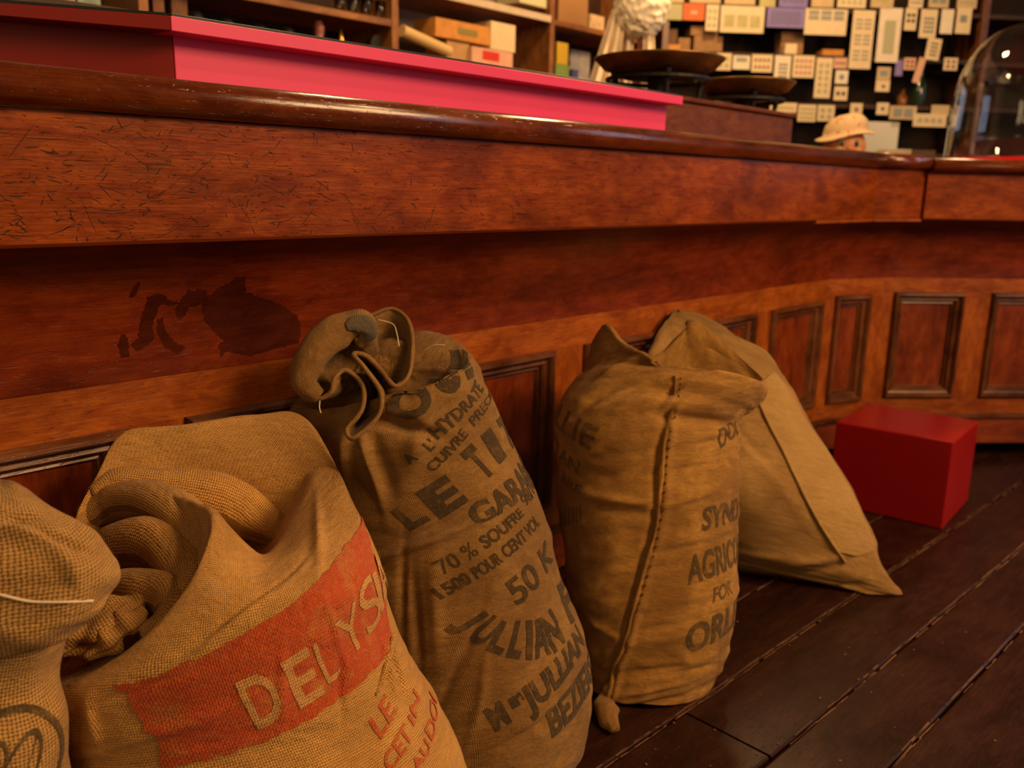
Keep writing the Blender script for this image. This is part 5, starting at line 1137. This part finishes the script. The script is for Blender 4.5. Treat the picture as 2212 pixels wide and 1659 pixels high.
C(1952, 17, 1983, 66, CREAM, 'small cream card with two dark buttons beside the tall pale card', (2, 2), DARK, area_=(.1, .3, .9, .8)); C(1984, 20, 2027, 82, CREAM, 'cream card with a block of teal buttons', (3, 4), TEAL, area_=(.2, .15, .85, .75)); C(2029, 20, 2062, 73, PALE, 'plain pale card right of the teal buttons'); C(2062, 17, 2101, 73, CREAM, 'cream card with pale grey block next to the upright', (1, 1), GREY, area_=(.2, .4, .75, .75), shape='bar')
C(1998, 83, 2034, 130, CREAM, 'tilted cream card with dark dots hanging below the teal buttons', (3, 4), DARK, 0.10, area_=(.25, .15, .8, .85))
# middle row
C(1546, 115, 1581, 152, CREAM, 'cream card just above the farther scale pan', (2, 2), SAGE); C(1582, 120, 1621, 150, PALE, 'pale card with grey label in the middle row', (1, 1), GREY, area_=(.1, .5, .9, .9), shape='bar'); C(1622, 118, 1670, 156, CREAM, 'cream card with small brown buttons left of the black ones', (4, 2), BROWN)
C(1670, 120, 1710, 181, PALE, 'pale card with a pyramid of black buttons', (3, 5), DARK, area_=(.25, .05, .8, .75)); C(1710, 120, 1761, 168, CREAM, 'cream card with rose buttons right of the black pyramid', (4, 3), ROSE); C(1757, 125, 1800, 212, CREAM, 'long cream card with two columns of sage buttons', (2, 5), SAGE)
C(1800, 125, 1831, 148, PINKC, 'small rosy card at the foot of the six-block card', (3, 1), BROWN); C(1803, 152, 1833, 181, PALE, 'small pale square card with one big grey button', (1, 1), GREY, area_=(.2, .2, .8, .8)); C(1800, 187, 1832, 217, CREAM, 'small cream card with two black buttons under the grey square', (2, 1), DARK)
C(1893, 145, 1925, 172, TAN, 'small tan card with grey label under the tallest card', (1, 1), GREY, area_=(.15, .2, .85, .8), shape='bar'); C(1890, 173, 1923, 198, CREAM, 'small cream card with one dark button', (1, 1), DARK, area_=(.4, .2, .7, .7)); C(1951, 125, 1979, 151, PINKC, 'small rosy card left of the slanting strip', (2, 2), BROWN); C(1975, 124, 1996, 180, PINKC, 'slanting rosy strip card in the middle row', None, None, 0.22, r=WR-0.024); C(2037, 125, 2070, 152, CREAM, 'small cream card with four brown buttons near the dome', (2, 2), BROWN)
# lower row
C(1662, 222, 1722, 243, CREAM, 'cream strip of small buttons behind the scale base', (6, 1), SAGE); C(1722, 226, 1764, 263, CREAM, 'cream card with dots at the end of the lower strip', (4, 3), SAGE); C(1764, 227, 1804, 262, CREAM, 'cream card with four olive buttons in the lower row', (2, 2), SAGE); C(1835, 223, 1864, 250, CREAM, 'small square card with one brown button above the doll', (1, 1), BROWN, area_=(.25, .25, .75, .75))
C(1892, 222, 1921, 248, CREAM, 'small square card with one black button in the lower row', (1, 1), DARK, area_=(.3, .3, .7, .7)); C(1920, 229, 1981, 258, TAN, 'tan card with two grey labels in the lower row', (2, 1), GREY, shape='bar'); C(1971, 246, 2046, 274, CREAM, 'wide cream card hanging lowest, left of the dome', (4, 1), SAGE); C(2010, 227, 2052, 250, TAN, 'tan card above the lowest wide card')
# goods standing on the dark shelves
def wgood(name, label, cat, u0, u1, v0, sh, mat, dep=0.10, r=WR+0.03, shape='box', zoff=0.0, group=None):
    zb_ = zs[sh]+0.0006+zoff; a, b_ = wp(u0, v0, r), wp(u1, v0, r); wd = np.linalg.norm(b_[:2]-a[:2]); ht = max(0.015, (a[2]+b_[2])/2-zb_); c = (a+b_)/2; c[:2] += NRM[2]*dep/2
    bm = bmesh.new()
    if shape == 'box': b_box(bm, (0, 0, 0), (wd, dep, ht), 0, 0.002)
    else:
        b_lathe(bm, [(0, -ht/2), (wd*0.42, -ht/2), (wd/2, -ht*0.45), (wd/2, ht*0.08), (wd*0.2, ht*0.28), (wd*0.18, ht*0.46), (wd*0.24, ht*0.47), (wd*0.24, ht/2), (0, ht/2)], (0, 0, 0), 24)
    o = link(name, bm_mesh(name, bm), mat, None, shape != 'box'); o.location = (c[0], c[1], zb_+ht/2); o.rotation_euler = (0, 0, A2); return tag(o, label, cat, group)
BROWNC = plain('brown_carton', (0.30, 0.16, 0.075), 0.8, 0.2, var=0.12); DKC = plain('dark_carton', (0.14, 0.075, 0.04), 0.8, 0.2, var=0.15)
o1 = wgood('carton', 'brown carton at the bottom of the stack under the three-panel card', 'box', 1500, 1562, 78, 1, BROWNC, 0.12, WR+0.03)
t_ = o1.location.z + (o1.location.z-zs[1]-0.0006)
wgood('carton', 'shallow brown carton lying on top of the stack', 'box', 1493, 1554, 57, 1, BROWNC, 0.12, WR+0.028, zoff=t_-zs[1]-0.0006+0.0008)
wgood('carton', 'brown carton behind the white pompom', 'box', 1443, 1464, 62, 1, DKC, 0.12); wgood('carton', 'small brown carton left of the stack', 'box', 1466, 1492, 82, 1, BROWNC, 0.10); wgood('carton', 'low orange carton by the pompom pole', 'box', 1443, 1470, 96, 1, M_ORANGE, 0.02, WR+0.006)
wgood('carton', 'upright greyish brown carton left of the six-block card', 'box', 1689, 1738, 68, 1, BROWNC, 0.08, WR+0.06); wgood('packet', 'small cream packet before the greyish carton', 'packet', 1697, 1723, 94, 1, CREAM, 0.03, WR+0.012); wgood('carton', 'low orange carton right of the greyish carton', 'box', 1778, 1824, 107, 1, M_ORANGE, 0.08)
wgood('glass_bottle', 'dark green bottle on the shelf by the slanting strip', 'bottle', 1986, 2014, 145, 2, plain('green_bottle_glass', (0.012, 0.03, 0.015), 0.12, 0.6), 0.07, WR+0.03, 'bottle'); wgood('amber_jar', 'amber jar in the dark shelf left of the green bottle', 'jar', 1948, 1970, 192, 2, plain('amber_glass', (0.22, 0.075, 0.012), 0.25, 0.5), 0.07, WR+0.08, 'bottle'); C(1932, 130, 1952, 164, PURP, 'small violet card hanging under the tallest pale card', None, None, r=WR-0.006)
wgood('white_paper', 'large white paper sheet standing behind the doll head', 'paper', 1868, 1944, 263, 3, plain('white_paper', (0.62, 0.60, 0.52), 0.8, 0.2), 0.006, WR+0.015); wgood('carton', 'cream carton standing right of the doll head', 'box', 1916, 1970, 322, 3, CREAM, 0.1, WR-0.3, zoff=-0.10)
wgood('carton', 'dull brown carton next to the cream one left of the dome', 'box', 1973, 2022, 324, 3, DKC, 0.1, WR-0.28, zoff=-0.10)
lt_ = zs[3]+0.0006-0.10
wbox('deep_ledge', 1860, 2080, lt_-0.0206, lt_-0.0006, WR-0.36, WR-0.002, M_SHELFD, cw)
wbox('ledge_front', 1860, 2080, 0, lt_-0.021, WR-0.34, WR-0.32, M_SHELFD, cw)
